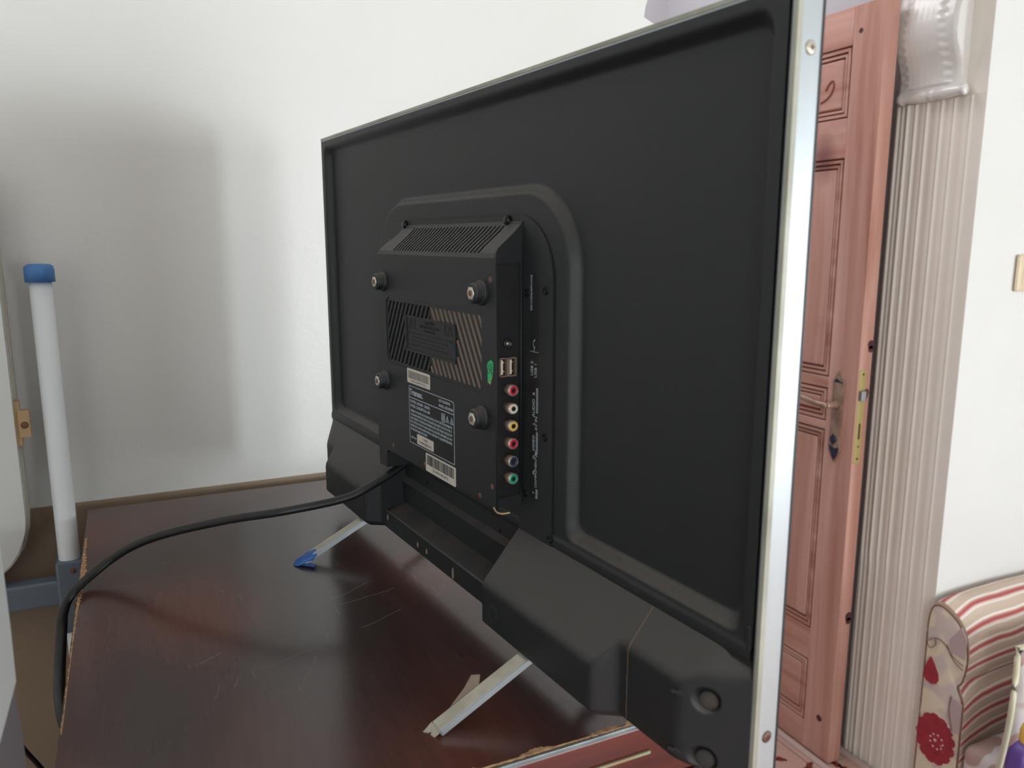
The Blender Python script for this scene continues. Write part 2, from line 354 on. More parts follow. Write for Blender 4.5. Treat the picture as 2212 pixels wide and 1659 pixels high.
for z in zs:
    g = 0.55 if z < .535 else (1.0 if z > .565 else 0.75)
    rows.append([bm.verts.new((x * g + 0.0, y - 1.27, z)) for y, x in P2])
for a in range(len(zs) - 1):
    for i in range(N):
        f = bm.faces.new((rows[a][i], rows[a][i + 1], rows[a + 1][i + 1], rows[a + 1][i])); f.smooth = True
for e0, e1 in ((0, 0), (N, N)):
    for a in range(len(zs) - 1):
        v = rows[a][e0]; v2 = rows[a + 1][e0]
        q = bm.verts.new((0.0, v.co.y, v.co.z)); q2 = bm.verts.new((0.0, v2.co.y, v2.co.z)); bm.faces.new((v, v2, q2, q))
obj('shaft', bm, 'pil', pil)
bm = bmesh.new(); box(bm, -.0010, -.0001, YB - 1.27 + .0003, 1.3868 - 1.27, 1.69, 2.015); obj('upper_block', bm, 'pil', pil)
# corbel: S profile extruded along y, scroll roll at the bottom, leaf carving on the face
cz = [(1.700, .030), (1.715, .026), (1.730, .024), (1.745, .025), (1.760, .029), (1.775, .035), (1.790, .042), (1.805, .047), (1.825, .052), (1.845, .053), (1.865, .050), (1.885, .046), (1.91, .040), (1.95, .034), (2.0, .03)]
y0c, y1c = 1.213 - 1.27, 1.372 - 1.27
bm = bmesh.new(); NY = 46; cp = catmull([(h, 0, z) for z, h in cz], 5); rows = []
for v in cp:
    row = []
    for j in range(NY + 1):
        t = j / NY; y = y0c + (y1c - y0c) * t
        # carved leaf: raised tongue, ribbed, with scalloped edge
        zz = (v.z - 1.72) / .25; hw = 0.34 * (1 - 0.25 * zz) ; d = abs(t - .52)
        edge = hw + 0.035 * math.sin(v.z * 330)
        leaf = sstep(edge + .06, edge - .05, d) * (0.004 if zz > 0 else 0)
        rib = 0.0002 * math.cos(d * 70) * (1 if d < edge else 0)
        round_ = 0.006 * (1 - sstep(0, .06, min(t, 1 - t)))
        row.append(bm.verts.new((-(v.x + leaf + rib - round_), y, v.z)))
    rows.append(row)
for a in range(len(rows) - 1):
    for j in range(NY):
        f = bm.faces.new((rows[a][j], rows[a][j + 1], rows[a + 1][j + 1], rows[a + 1][j])); f.smooth = True
for j in (0, NY):
    lst = [r_[j] for r_ in rows]; bk = [bm.verts.new((0.0, l.co.y, l.co.z)) for l in lst]
    for a in range(len(lst) - 1): bm.faces.new((lst[a], lst[a + 1], bk[a + 1], bk[a]))
obj('corbel', bm, 'plaster', pil)
bm = bmesh.new(); L = y1c - y0c
L = L + .004
lathe(bm, (-0.020, y0c - .014, 1.701), (0, 1, 0), [(0.004, 0), (0.011, 0.001), (0.012, .006), (.0095, .012), (.0105, .018), (.0125, .04), (.0135, L * .42), (.0118, L * .5 - .008), (.0135, L * .5 - .004), (.0135, L * .5 + .004), (.0118, L * .5 + .008), (.0135, L * .58), (.0125, L - .03), (.0100, L - .014), (.0135, L - .006), (.0130, L + .004), (.005, L + .008)], n=28)
box(bm, -0.02, 0.0, y0c + .004, y1c - .002, 1.693, 1.72)
obj('scroll', bm, 'plaster', pil, smooth=False)

# door leaf standing open beyond the wall
door = bpy.data.objects.new('door_1', None); COL.objects.link(door); door['kind'] = 'structure'; door['label'] = 'knotty pine panelled door standing open behind the television'
door.location = (1.57, 1.352, 0); T_ = 0.042; DW = 0.80
def dbox(name, y0, y1, z0, z1, m, x0=0.0, x1=T_, r=.0015):
    bm = bmesh.new(); bbox(bm, x0, x1, y0, y1, z0, z1, r=r, seg=1); return obj(name, bm, m, door)
dbox('stile', 0.0, 0.092, 0.004, 1.919, 'pine'); dbox('stile', DW - .092, DW, 0.004, 1.919, 'pine')
rails = [(0.004, .085), (.300, .335), (.888, .898), (1.040, 1.012), (1.590, 1.655), (1.835, 1.919)]
rails = [(0.004, .080), (.262, .350), (.902, .924), (1.010, 1.038), (1.575, 1.668), (1.832, 1.919)]
for z0, z1 in rails: dbox('rail', 0.092, DW - .092, z0, z1, 'pineh', x0=.0004)
for k in range(len(rails) - 1):
    z0, z1 = rails[k][1], rails[k + 1][0]
    # recessed groove ground, bolection moulding strips and raised field
    dbox('panel_ground', .0922, DW - .0922, z0 + .0002, z1 - .0002, 'pinegroove', x0=.013, x1=T_ - .013, r=.0003)
    bm = bmesh.new()
    for a, m0, m1, hh in ((0, .004, .011, .001), (1, .0155, .021, .004)):
        y0, y1 = .092 + m0, DW - .092 - m0; iy0, iy1 = .092 + m1, DW - .092 - m1
        az0, az1, bz0, bz1 = z0 + m0, z1 - m0, z0 + m1, z1 - m1
        for q in (((y0, iy0), (az0, az1)), ((iy1, y1), (az0, az1)), ((iy0, iy1), (az0, bz0)), ((iy0, iy1), (bz1, az1))):
            box(bm, hh, .0135, q[0][0], q[0][1], q[1][0], q[1][1])
    obj('moulding', bm, 'pineh', door)
    if z1 - z0 > .05:
        dbox('panel_field', .092 + .0255, DW - .092 - .0255, z0 + .0255, z1 - .0255, 'pine' if z1 - z0 > .2 else 'pineh', x0=.004, x1=T_ - .004, r=.003)
# knots in the stile
bm = bmesh.new()
for y, z, ry, rz in ((0.040, .115, .009, .018), (.07, 1.86, .006, .012), (.118, .79, .008, .012)):
    lathe(bm, (0.0002 if y < .09 else .0105, y, z), (-1, 0, 0), [(ry, 0), (ry, .0006)], n=14)
obj('knot', bm, 'knot', door, kind='stuff')
# curl carved on the top field
bm = bmesh.new(); tube(bm, catmull([(.0035, .168, 1.742), (.0035, .158, 1.756), (.0035, .148, 1.762), (.0035, .143, 1.752), (.0035, .148, 1.735), (.0035, .162, 1.722), (.0035, .182, 1.714)], 4), .0024, n=6)
obj('carved_curl', bm, 'pinegroove', door)
# lock face plate in the edge, latch, dark knots in the edge
bm = bmesh.new(); bbox(bm, .004, .026, -.0015, .0005, .833, 1.069, r=.0006, seg=1)
fp = obj('lock_plate', bm, 'brass', door, label='yellow brass lock plate in the door edge')
bm = bmesh.new(); lathe(bm, (.015, -.0012, 1.058), (0, -1, 0), [(.003, 0), (.003, .001)], n=10); lathe(bm, (.015, -.0012, .845), (0, -1, 0), [(.003, 0), (.003, .001)], n=10); lathe(bm, (.016, -.0012, .876), (0, -1, 0), [(.0025, 0), (.0025, .001)], n=10)
box(bm, .012, .018, -.0019, -.0012, .895, .935); obj('screw', bm, 'knot', fp)
bm = bmesh.new(); prism(bm, [(.004, 0), (.027, 0), (.027, -.006), (.016, -.012), (.006, -.008)], lambda p, q, h: (p, q, h), .993, 1.017); obj('latch_bolt', bm, 'steel', fp)
bm = bmesh.new()
for y, z, r in ((.030, 1.012, .009), (.034, 1.13, .011), (.033, .42, .012)):
    lathe(bm, (y, -.0002, z), (0, -1, 0), [(r, 0), (r, .0006)], n=14)
    lathe(bm, (y, -.0002, z - r), (0, -1, 0), [(r * .8, 0), (r * .8, .0006)], n=14)
obj('edge_knot', bm, 'knot', door, kind='stuff')
# handle plate and lever
hp = [(.020, .0), (.020, .0)]
bm = bmesh.new()
outline = [(.037, .858), (.045, .840), (.052, .823), (.060, .835), (.072, .855), (.072, .870), (.070, .885), (.070, 1.010), (.072, 1.030), (.066, 1.042), (.055, 1.062), (.046, 1.046), (.036, 1.034), (.037, 1.015), (.039, .99), (.039, .89)]
prism(bm, outline, lambda p, q, h: (-h, p, q), 0.0, 0.005)
bmesh.ops.bevel(bm, geom=bm.edges[:], offset=.0012, segments=1, affect='EDGES')
pl = obj('handle_plate', bm, 'antique', door, label='antique brass handle plate with pointed ends')
bm = bmesh.new(); prism(bm, [(.038, 1.030), (.070, 1.030), (.060, 1.040), (.050, 1.034)], lambda p, q, h: (-h, p, q), .0045, .0062); prism(bm, [(.038, .866), (.052, .862), (.071, .868), (.060, .842), (.052, .830), (.043, .846)], lambda p, q, h: (-h, p, q), .0045, .0062)
obj('tip', bm, 'bpatina', pl)
bm = bmesh.new(); lathe(bm, (-.005, .058, .884), (-1, 0, 0), [(.011, 0), (.009, .003)], n=16); box(bm, -.0088, -.007, .0565, .0595, .868, .898); obj('keyhole', bm, 'bpatina', pl)
bm = bmesh.new(); lathe(bm, (-.004, .058, .973), (-1, 0, 0), [(.012, 0), (.010, .006), (.008, .03), (.010, .036)], n=16)
tube(bm, catmull([(-.036, .055, .973), (-.040, .085, .975), (-.040, .120, .980), (-.038, .155, .984), (-.038, .185, .978)], 5), .0075, n=10)
obj('lever', bm, 'antique', pl, label='antique brass lever handle')

# ================================================================== LIGHT SWITCH on the wall right of the pilaster
sw = thing('light_switch', 'ivory plastic light switch on the white wall right of the pilaster', 'switch', (1.87, YB, 1.305))
bm = bmesh.new(); bbox(bm, -.044, .044, -.011, -.0003, -.042, .042, r=.006, seg=3); obj('frame', bm, 'ivory', sw, smooth=True)
bm = bmesh.new(); bbox(bm, -.026, .026, -.0125, -.010, -.026, .026, r=.001); obj('rocker', bm, 'ivory', sw)
bm = bmesh.new(); bbox(bm, -.018, .018, -.015, -.0122, -.018, .018, r=.001); obj('button', bm, 'ivory', sw)

# ================================================================== CHEST under the television
TZ = 1.0316
ch = thing('chest', 'dark glossy mahogany chest with chipped edges carrying the television', 'cabinet', (0.16, 0.79, 0))
ox, oy = 0.16, 0.79
def L(x, y, z): return (x - ox, y - oy, z)
top = [(-.0735, .440), (.40, .436), (.40, 1.133), (-.081, 1.134)]
bm = bmesh.new(); prism(bm, top, lambda p, q, h: L(p, q, h), TZ - .022, TZ)
es = [e for e in bm.edges if abs(e.verts[0].co.z - TZ) < 1e-5 and abs(e.verts[1].co.z - TZ) < 1e-5]
bmesh.ops.bevel(bm, geom=es, offset=.0012, segments=2, affect='EDGES')
obj('tabletop', bm, 'maho', ch, label='dark mahogany top, scratched and chipped at its edges')
bm = bmesh.new()
box(bm, -.060 - ox, .385 - ox, .452 - oy, 1.12 - oy, .06, TZ - .022)
obj('carcass', bm, 'redwood', ch)
bm = bmesh.new(); bbox(bm, -.0735 - ox, .40 - ox, .4335 - oy, .4355 - oy, TZ - .0035, TZ - .0002, r=.0006); obj('edge_band', bm, 'edge', ch, label='worn bluish metallic line along the front edge')
bm = bmesh.new(); bbox(bm, -.0735 - ox, .40 - ox, .4345 - oy, .452 - oy, TZ - .050, TZ - .0035, r=.0015); obj('fascia', bm, 'redwood', ch, label='glossy red front rail under the top')
bm = bmesh.new(); bbox(bm, -.07 - ox, .318 - ox, .4325 - oy, .4348 - oy, TZ - .0262, TZ - .0238, r=.0006); obj('green_line', bm, 'gline', ch, label='thin greenish line across the red front rail')  # thin greenish line set on the face of the rail
for z0, z1 in ((.70, .965), (.42, .685), (.14, .405)):
    bm = bmesh.new(); bbox(bm, -.055 - ox, .38 - ox, .441 - oy, .4525 - oy, z0, z1, r=.004); d = obj('drawer', bm, 'redwood', ch)
    bm = bmesh.new(); lathe(bm, L(.1625, .441, (z0 + z1) / 2), (0, -1, 0), [(.006, 0), (.006, .012), (.014, .018), (.012, .026), (0, .028)], n=16); obj('knob', bm, 'antique', d)
for x in (-.04, .365):
    for y in (.47, 1.10):
        bm = bmesh.new(); lathe(bm, L(x, y, 0), (0, 0, 1), [(.014, 0), (.02, .03), (.022, .0605)], n=16); obj('foot', bm, 'redwood', ch)
# ragged bare patches along the left and the front edge
def ragged(name, pa, pb, wfun, n, zt):
    bm = bmesh.new(); A = Vector(pa); B = Vector(pb); d = (B - A).normalized(); nrm = Vector((-d.y, d.x))
    outer, inner = [], []
    for i in range(n + 1):
        t = i / n; p = A.lerp(B, t); wd = wfun(t) * random.uniform(.6, 1.25)
        inner.append(p + nrm * max(wd, .0003)); outer.append(p - nrm * (.0002 + random.uniform(0, .0010)))
    for i in range(n):
        q = [outer[i], outer[i + 1], inner[i + 1], inner[i]]
        prism(bm, [(v.x, v.y) for v in q], lambda p_, q_, h: L(p_, q_, h), zt - .007, zt + .0004)
    return obj(name, bm, 'chip', ch, label='bare chipped particle board along the edge')
ragged('chipped_edge', (-.0780, 1.02), (-.0735, .60), lambda t: -.0001 - .0035 * math.sin(min(1, t * 2.2) * PI) ** 2 - .0022 * (t > .3) * (1 - t) if False else (.0035 * math.exp(-((t - .28) / .16) ** 2) + .0016 * (1 - t)), 150, TZ)
ragged('chipped_edge', (.165, .4379), (.306, .4367), lambda t: .0000 + .0046 * max(0, math.sin(t * 16 + 1.0)) ** .8 * (1 - .25 * t) * (t < .9) + .004 * (t > .955), 90, TZ)
# pale scratches on the top
bm = bmesh.new()
for (x, y, a, Ln, wd) in ((.03, .60, 1.2, .02, .0003), (.045, .612, 1.1, .012, .0005), (.062, .618, 1.5, .012, .0004), (.11, .62, 1.3, .016, .0003), (.06, .63, .15, .06, .0002), (.02, .66, .5, .025, .0003), (.09, .59, .9, .05, .0002), (.13, .66, 1.45, .010, .0005), (.155, .72, .1, .06, .0003), (.15, .735, .35, .05, .0003), (.16, .665, .3, .05, .0002), (.15, .70, 1.6, .01, .0009), (.0, .90, .2, .01, .0006), (.05, .79, .2, .004, .0008)):
    n = 6; px, py = x, y
    for s in range(n):
        a2 = a + random.uniform(-.12, .12) + s * .05; qx, qy = px + math.cos(a2) * Ln / n, py + math.sin(a2) * Ln / n
        nx, ny = -math.sin(a2) * wd * .35, math.cos(a2) * wd * .35
        prism(bm, [(px - nx, py - ny), (qx - nx, qy - ny), (qx + nx, qy + ny), (px + nx, py + ny)], lambda p_, q_, h: L(p_, q_, h), TZ - .0003, TZ + .00008); px, py = qx, qy
obj('scratch', bm, 'ink2', ch, kind='stuff')

# ================================================================== TELEVISION
TVO = (0.22302, 1.03510, 1.06960); TVR = math.radians(-84.2)
tv = thing('television', 'flat television seen from behind, black back and silver frame, on the mahogany chest', 'television', TVO, TVR)
W, H = .732, .435
def T(u, v, w_): return (u, -w_, v)
# silver frame: four rails
bm = bmesh.new(); d0, d1 = -.0172, .0
def rail(pts_in, a, b_): prism(bm, pts_in, lambda p, q, h: T(p, q, h), a, b_)
t_ = .0038
rail([(0, 0), (W, 0), (W - t_, t_), (t_, t_)], d0, d1); rail([(0, H), (W, H), (W - t_, H - t_), (t_, H - t_)], d0, d1)
rail([(0, 0), (t_, t_), (t_, H - t_), (0, H)], d0, d1); rail([(W, 0), (W - t_, t_), (W - t_, H - t_), (W, H)], d0, d1)
bmesh.ops.remove_doubles(bm, verts=bm.verts[:], dist=1e-6)
fr_ = obj('frame', bm, 'silver', tv, label='scuffed silver metal frame')
bm = bmesh.new()
def strip(p0, p1, p2, p3, a, b_): prism(bm, [p0, p1, p2, p3], lambda p, q, h: T(p, q, h), a, b_)
e_ = .0024
strip((W - e_, .001), (W + .0001, .001), (W + .0001, H - .001), (W - e_, H - .001), -.0030, .0006); strip((.001, H - e_), (W, H - e_), (W, H + .0001), (.001, H + .0001), -.0030, .0006)
obj('rim', bm, 'rim', fr_, label='paler worn lip round the back of the frame')
bm = bmesh.new(); rail([(-.0004, -.0004), (W + .0004, -.0004), (W + .0004, H + .0004), (-.0004, H + .0004)], -.0186, -.0172)
obj('bezel', bm, 'blackd', tv)
bm = bmesh.new(); rail([(.008, .012), (W - .008, .012), (W - .008, H - .008), (.008, H - .008)], -.0190, -.0185)
obj('screen', bm, 'screen', tv)
for v_, m_, hd in ((.4029, 'screwl', 1), (.0302, 'screw', 0)):
    bm = bmesh.new(); lathe(bm, T(W, v_, -.0098), (1, 0, 0), [(.0036, 0), (.0036, .0004), (.0026, .0009), (0, .0011)], n=20)
    s = obj('screw', bm, m_, fr_, label='steel screw in the side of the frame' if hd else 'rusty screw in the side of the frame')
    bm = bmesh.new()
    c = T(W, v_, -.0098)
    box(bm, c[0] + .0009, c[0] + .0013, c[1] - .0003, c[1] + .0003, c[2] - .0015, c[2] + .0015); box(bm, c[0] + .0009, c[0] + .0013, c[1] - .0015, c[1] + .0015, c[2] - .0003, c[2] + .0003)
    obj('slot', bm, 'knot', s)
# moulded back panel as a height field
def sd_plateau(u, v):
    """distance outside the arched plateau (positive outside)"""
    cx, r, vt = .366, .060, .3445; hx = .1775
    qx = abs(u - cx) - (hx - r); qy = v - (vt - r)
    if qy < 0: return qx - r
    return math.hypot(max(qx, 0), qy) - r if qx > 0 else qy - r
def back_h(u, v):
    f = min(u - .0125, W - .0125 - u); f = smin(f, H - .0095 - v, .012)
    f = smin(f, v - .0885, .012); f = smin(f, sd_plateau(u, v), .012)
    h = .0012 - .0085 * sstep(0, .0085, f)
    # raised roll on the sill under the field
    h += .0022 * sstep(.0885, .083, v) * sstep(.0755, .079, v) * 0.6
    return h
def field(name, us, vs, fn, m, parent, smooth=True):
    verts = [T(u, v, fn(u, v)) for v in vs for u in us]; n = len(us)
    faces = [(j * n + i, j * n + i + 1, (j + 1) * n + i + 1, (j + 1) * n + i) for j in range(len(vs) - 1) for i in range(n - 1)]
    me = bpy.data.meshes.new(name); me.from_pydata(verts, [], faces); me.materials.append(M[m])
    if smooth: me.polygons.foreach_set('use_smooth', [True] * len(faces))
    o = bpy.data.objects.new(name, me); COL.objects.link(o); o.parent = parent; return o
def ar(a, b_, st):
    n = max(2, int(round((b_ - a) / st))); return [a + (b_ - a) * i / n for i in range(n + 1)]
ub = ar(.0048, .030, .0012) + ar(.030, .175, .004)[1:] + ar(.175, .26, .0012)[1:] + ar(.26, .475, .004)[1:] + ar(.475, .56, .0012)[1:] + ar(.56, .70, .004)[1:] + ar(.70, W - .0048, .0012)[1:]
vb_ = ar(.074, .106, .0012) + ar(.106, .27, .004)[1:] + ar(.27, .365, .0012)[1:] + ar(.365, .405, .004)[1:] + ar(.405, H - .0044, .0012)[1:]
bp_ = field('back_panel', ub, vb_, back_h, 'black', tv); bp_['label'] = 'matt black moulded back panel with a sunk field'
bm = bmesh.new(); box(bm, .003, W - .003, .012, .0172, .003, H - .003); obj('chassis', bm, 'blackd', tv)
bm = bmesh.new()   # dark joint between panel and frame
for a, b_, c, d in ((t_, .0048, .003, H - .003), (W - .0048, W - t_, .003, H - .003), (t_, W - t_, H - .0046, H - t_)):
    box(bm, a, b_, -.0002, .0119, c, d)
obj('joint', bm, 'blackd', tv)
# two short raised catches beside the right edge of the panel
bm = bmesh.new(); bbox(bm, .7235, .7262, -.0025, -.0005, .058 + .026, .098, r=.0005); obj('catch', bm, 'black', tv)
# electronics cover inside the arch: prism with a fine dark gap round it
def arch_pts(hx, vt, r, vbt, n=12, cx=.366):
    out = [(cx - hx, vbt)]
    for k in range(n + 1): t = PI - PI / 2 * k / n; out.append((cx - hx + r + r * math.cos(t), vt - r + r * math.sin(t)))
    for k in range(n + 1): t = PI / 2 - PI / 2 * k / n; out.append((cx + hx - r + r * math.cos(t), vt - r + r * math.sin(t)))
    out.append((cx + hx, vbt)); return out
gap = arch_pts(.1632, .3305, .052, .0775); bm = bmesh.new(); prism(bm, gap, lambda p, q, h: T(p, q, h), -.001, .0015); obj('gap', bm, 'blackd', tv)
def cover_poly(hx, vt, r):
    a = arch_pts(hx, vt, r, .0775)
    # notch out the channel below the housing
    return a + [(.481, .0775), (.481, .0895), (.262, .0895), (.262, .0775)]
bm = bmesh.new(); prism(bm, cover_poly(.1618, .3291, .0508), lambda p, q, h: T(p, q, h), .0, .003)
ec = obj('electronics_cover', bm, 'black', tv)
# --- housing
PW = .026
hs = bpy.data.objects.new('housing', None)
bm = bmesh.new()
LU0, LU1, LV0, LV1 = .2335, .4850, .0995, .2968
G0, G1, GV0, GV1 = .2635, .4640, .189, .2550   # vent field
# front plate with an opening for the vent field
outer = [(LU0 + .002, .0760), (.2550, .0760), (.2550, .0925), (.2600, .0960), (LU1, LV0), (LU1, LV1), (LU0 + .009, LV1), (LU0 + .003, LV1 - .003), (LU0, LV1 - .010), (LU0, .12)]
inner = rrect(G0, G1, GV0, GV1, .008)
ov = [bm.verts.new(T(p, q, PW)) for p, q in outer]; iv = [bm.verts.new(T(p, q, PW)) for p, q in inner]
eo = [bm.edges.new((ov[i], ov[(i + 1) % len(ov)])) for i in range(len(ov))]; ei = [bm.edges.new((iv[i], iv[(i + 1) % len(iv)])) for i in range(len(iv))]
bmesh.ops.triangle_fill(bm, edges=eo + ei, use_beauty=True)
# walls of the opening
ib = [bm.verts.new(T(p, q, PW - .0012)) for p, q in inner]
for i in range(len(iv)): bm.faces.new((iv[i], iv[(i + 1) % len(iv)], ib[(i + 1) % len(iv)], ib[i]))
# outer walls (left, bottom); right wall gets its own recessed jack side, top the vented slope
ob = [bm.verts.new(T(p, q, .002)) for p, q in outer]
for i in range(len(ov)):
    if i in (4, 5): continue
    bm.faces.new((ov[i], ov[(i + 1) % len(ov)], ob[(i + 1) % len(ov)], ob[i]))
# right wall frame round the recess: u = LU1 plane, coordinates (v, w)
def side(v0, v1, w0, w1, u=LU1):
    q = [bm.verts.new(T(u, a, c)) for a, c in ((v0, w0), (v1, w0), (v1, w1), (v0, w1))]; bm.faces.new(q)
RV0, RV1, RW0, RW1 = .1065, .2930, .0040, .0242
side(LV0, RV0, .003, PW); side(RV1, LV1, .003, PW); side(RV0, RV1, RW1, PW); side(RV0, RV1, .003, RW0)
RD = .0030
for a in ((RV0, RV1, RW0), (RV0, RV1, RW1)):
    q = [bm.verts.new(p) for p in (T(LU1, a[0], a[2]), T(LU1, a[1], a[2]), T(LU1 - RD, a[1], a[2]), T(LU1 - RD, a[0], a[2]))]; bm.faces.new(q)
for v_ in (RV0, RV1):
    q = [bm.verts.new(p) for p in (T(LU1, v_, RW0), T(LU1, v_, RW1), T(LU1 - RD, v_, RW1), T(LU1 - RD, v_, RW0))]; bm.faces.new(q)
# right end of the top: facet between the slope and the side wall
def slope_w(t): return PW + (.0040 - PW) * (0.35 * t + 0.65 * sstep(0, 1, t))
def slope_v(t): return LV1 + (.3248 - LV1) * t
def slope_l(t): return .2425 + (.2640 - .2425) * sstep(-.1, 1.0, t)
def slope_r(t): return .4806 + (.4700 - .4806) * t
NT = 12; prev = None
for k in range(NT + 1):
    t = k / NT; a = bm.verts.new(T(slope_r(t), slope_v(t), slope_w(t))); b_ = bm.verts.new(T(LU1 + .0015 * t, slope_v(t), min(PW, slope_w(t) + .004 * (1 - t)) if t < .9 else slope_w(t) * .95))
    c = bm.verts.new(T(LU1 + .0015 * t, slope_v(t), .003)); d = bm.verts.new(T(slope_l(t), slope_v(t), slope_w(t))); e2 = bm.verts.new(T(slope_l(t), slope_v(t), .002))
    if prev:
        bm.faces.new((prev[0], prev[1], b_, a)); bm.faces.new((prev[1], prev[2], c, b_)); bm.faces.new((prev[3], prev[4], e2, d))
    prev = (a, b_, c, d, e2)
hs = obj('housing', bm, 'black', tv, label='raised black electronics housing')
# lit bevel line down the front right edge and rear edge of the jack side
bm = bmesh.new(); tube(bm, [T(LU1 - .0003, LV0 - .002, PW - .0003), T(LU1 - .0003, LV1 - .004, PW - .0003)], .0007, n=6); tube(bm, [T(LU1 + .0002, .1095, .0036), T(LU1 + .0002, .318, .0036)], .0006, n=6)
obj('edge_bead', bm, 'black', hs, smooth=True)
# vented slope with slanted slots, each slot sunk
bm = bmesh.new(); NS = 27; tr = [0, .10, .26, .42, .58, .74, .87, 1.0]; ta, tb = .13, .88
ts_ = [0, ta, ta + (tb - ta) / 4, ta + (tb - ta) / 2, ta + 3 * (tb - ta) / 4, tb, 1.0]
def su(s, t):   # s in slot units 0..NS
    lo, hi = .2790, .4560; l2, h2 = .2910, .4672; a = lo + (l2 - lo) * t; b_ = hi + (h2 - hi) * t
    return a + (b_ - a) * s / NS
cols = [None]
for i in range(NS): cols += [i + .22, i + .72]
def P_(ci, t, dep=0.0):
    if ci == 0: u = slope_l(t)
    elif ci == len(cols): u = slope_r(t)
    else: u = su(cols[ci], t)
    return T(u, slope_v(t) - dep * .3, slope_w(t) - dep)
nc = len(cols) + 1
grid = [[bm.verts.new(P_(c, t)) for c in range(nc)] for t in ts_]
for r_ in range(len(ts_) - 1):
    for c in range(nc - 1):
        slot = (c % 2 == 1) and 0 < r_ < len(ts_) - 2 + 0 and c < nc - 1
        if not slot: bm.faces.new((grid[r_][c], grid[r_][c + 1], grid[r_ + 1][c + 1], grid[r_ + 1][c]))
for c in range(1, nc - 1, 2):
    dep = [[bm.verts.new(P_(cc, t, .0025)) for cc in (c, c + 1)] for t in ts_[1:-1]]
    for r_ in range(len(dep) - 1):
        f = bm.faces.new((dep[r_][0], dep[r_][1], dep[r_ + 1][1], dep[r_ + 1][0])); f.material_index = 1
        for s_, cc in ((0, c), (1, c + 1)):
            f = bm.faces.new((grid[r_ + 1][cc], dep[r_][s_], dep[r_ + 1][s_], grid[r_ + 2][cc])); f.material_index = 1
    for r_, g in ((0, 1), (len(dep) - 1, len(ts_) - 2)):
        f = bm.faces.new((grid[g][c], grid[g][c + 1], dep[r_][1], dep[r_][0])); f.material_index = 1
obj('top_vent', bm, ['black', 'slotblack'], hs, label='sloping top with a row of slanted vent slots')
# small dark screws at the top corners of the slope
for u, v_ in ((.2660, .3255), (.4655, .3255)):
    bm = bmesh.new(); lathe(bm, T(u, v_, .003), (0, -1, 0), [(.004, 0), (.004, .002), (.0028, .0035), (0, .0036)], n=16); s = obj('screw', bm, 'screwb', ec)
for u, v_ in ((.5187, .2737), (.5189, .1623), (.5266, .077 + .006), (.4924, .2705), (.4906, .1102)):
    bm = bmesh.new(); lathe(bm, T(u, v_, .003), (0, -1, 0), [(.0032, 0), (.0032, .0006), (.0016, .0008), (.0014, .0002), (0, .0002)], n=16); obj('screw', bm, 'screwb', ec)
# vent field: bars over a dark hollow, a caution plate in the middle
bm = bmesh.new(); prism(bm, rrect(G0 + .0001, G1 - .0001, GV0 + .0001, GV1 - .0001, .008), lambda p, q, h: T(p, q, h), PW - .0060, PW - .0040); vg = obj('vent_ground', bm, 'slotblack', hs)
IU0, IU1, IV0, IV1 = .3110, .4165, .2070, .2405; GM = .3640
def clip(poly, a, b_, c):   # keep a*x+b*y<=c
    out = []
    for i in range(len(poly)):
        p, q = poly[i], poly[(i + 1) % len(poly)]; dp, dq = a * p[0] + b_ * p[1] - c, a * q[0] + b_ * q[1] - c
        if dp <= 0: out.append(p)
        if (dp < 0 < dq) or (dq < 0 < dp): t = dp / (dp - dq); out.append((p[0] + (q[0] - p[0]) * t, p[1] + (q[1] - p[1]) * t))
    return out
bars = bmesh.new(); dst = bmesh.new()
def strips(x0, x1, y0, y1, sgn):
    dx = .62 * sgn; pitch = .0088
    for k in range(-14, 50):
        b0 = .2400 + k * pitch
        for (o0, o1, hh, tgt) in ((0.0, .0044, -.0008, bars), (.0044, .0050, -.0010, dst)):
            if tgt is dst and sgn > 0: continue
            yA, yB = .18, .27
            q = [(b0 + o0 + dx * (yA - .22), yA), (b0 + o1 + dx * (yA - .22), yA), (b0 + o1 + dx * (yB - .22), yB), (b0 + o0 + dx * (yB - .22), yB)]
            for a, b_, c in ((-1, 0, -x0), (1, 0, x1), (0, -1, -y0), (0, 1, y1)): 
                if q: q = clip(q, a, b_, c)
            if len(q) >= 3:
                ar_ = abs(sum(q[i][0] * q[(i + 1) % len(q)][1] - q[(i + 1) % len(q)][0] * q[i][1] for i in range(len(q))))
                if ar_ > 1e-7: prism(tgt, q, lambda p, q_, h: T(p, q_, h), PW - .0045, PW + hh)
m_ = .0035; a0, a1, b0, b1 = G0 + m_, G1 - m_, GV0 + m_, GV1 - m_
for s_, (x0, x1, y0, y1) in ((1, (a0, IU0, b0, b1)), (1, (IU0, GM, IV1, b1)), (1, (IU0, GM, b0, IV0)), (-1, (IU1, a1, b0, b1)), (-1, (GM, IU1, IV1, b1)), (-1, (GM, IU1, b0, IV0))):
    strips(x0, x1, y0, y1, s_)
obj('vent_bars', bars, 'black', hs, label='slanted black bars of the rear vent', kind='stuff'); obj('vent_dust', dst, 'dust', hs, label='tan dust along the right vent slots', kind='stuff')
bm = bmesh.new()   # rim of the vent field and divider
for q in ((G0, G1, GV0, b0), (G0, G1, b1, GV1)): 
    prism(bm, rrect(q[0] + .0002, q[1] - .0002, q[2] + .0002, q[3], .0012, 2), lambda p, q_, h: T(p, q_, h), PW - .005, PW - .0008)
prism(bm, [(G0 + .0002, GV0 + .004), (a0, GV0 + .004), (a0, GV1 - .004), (G0 + .0002, GV1 - .004)], lambda p, q_, h: T(p, q_, h), PW - .005, PW - .0008)
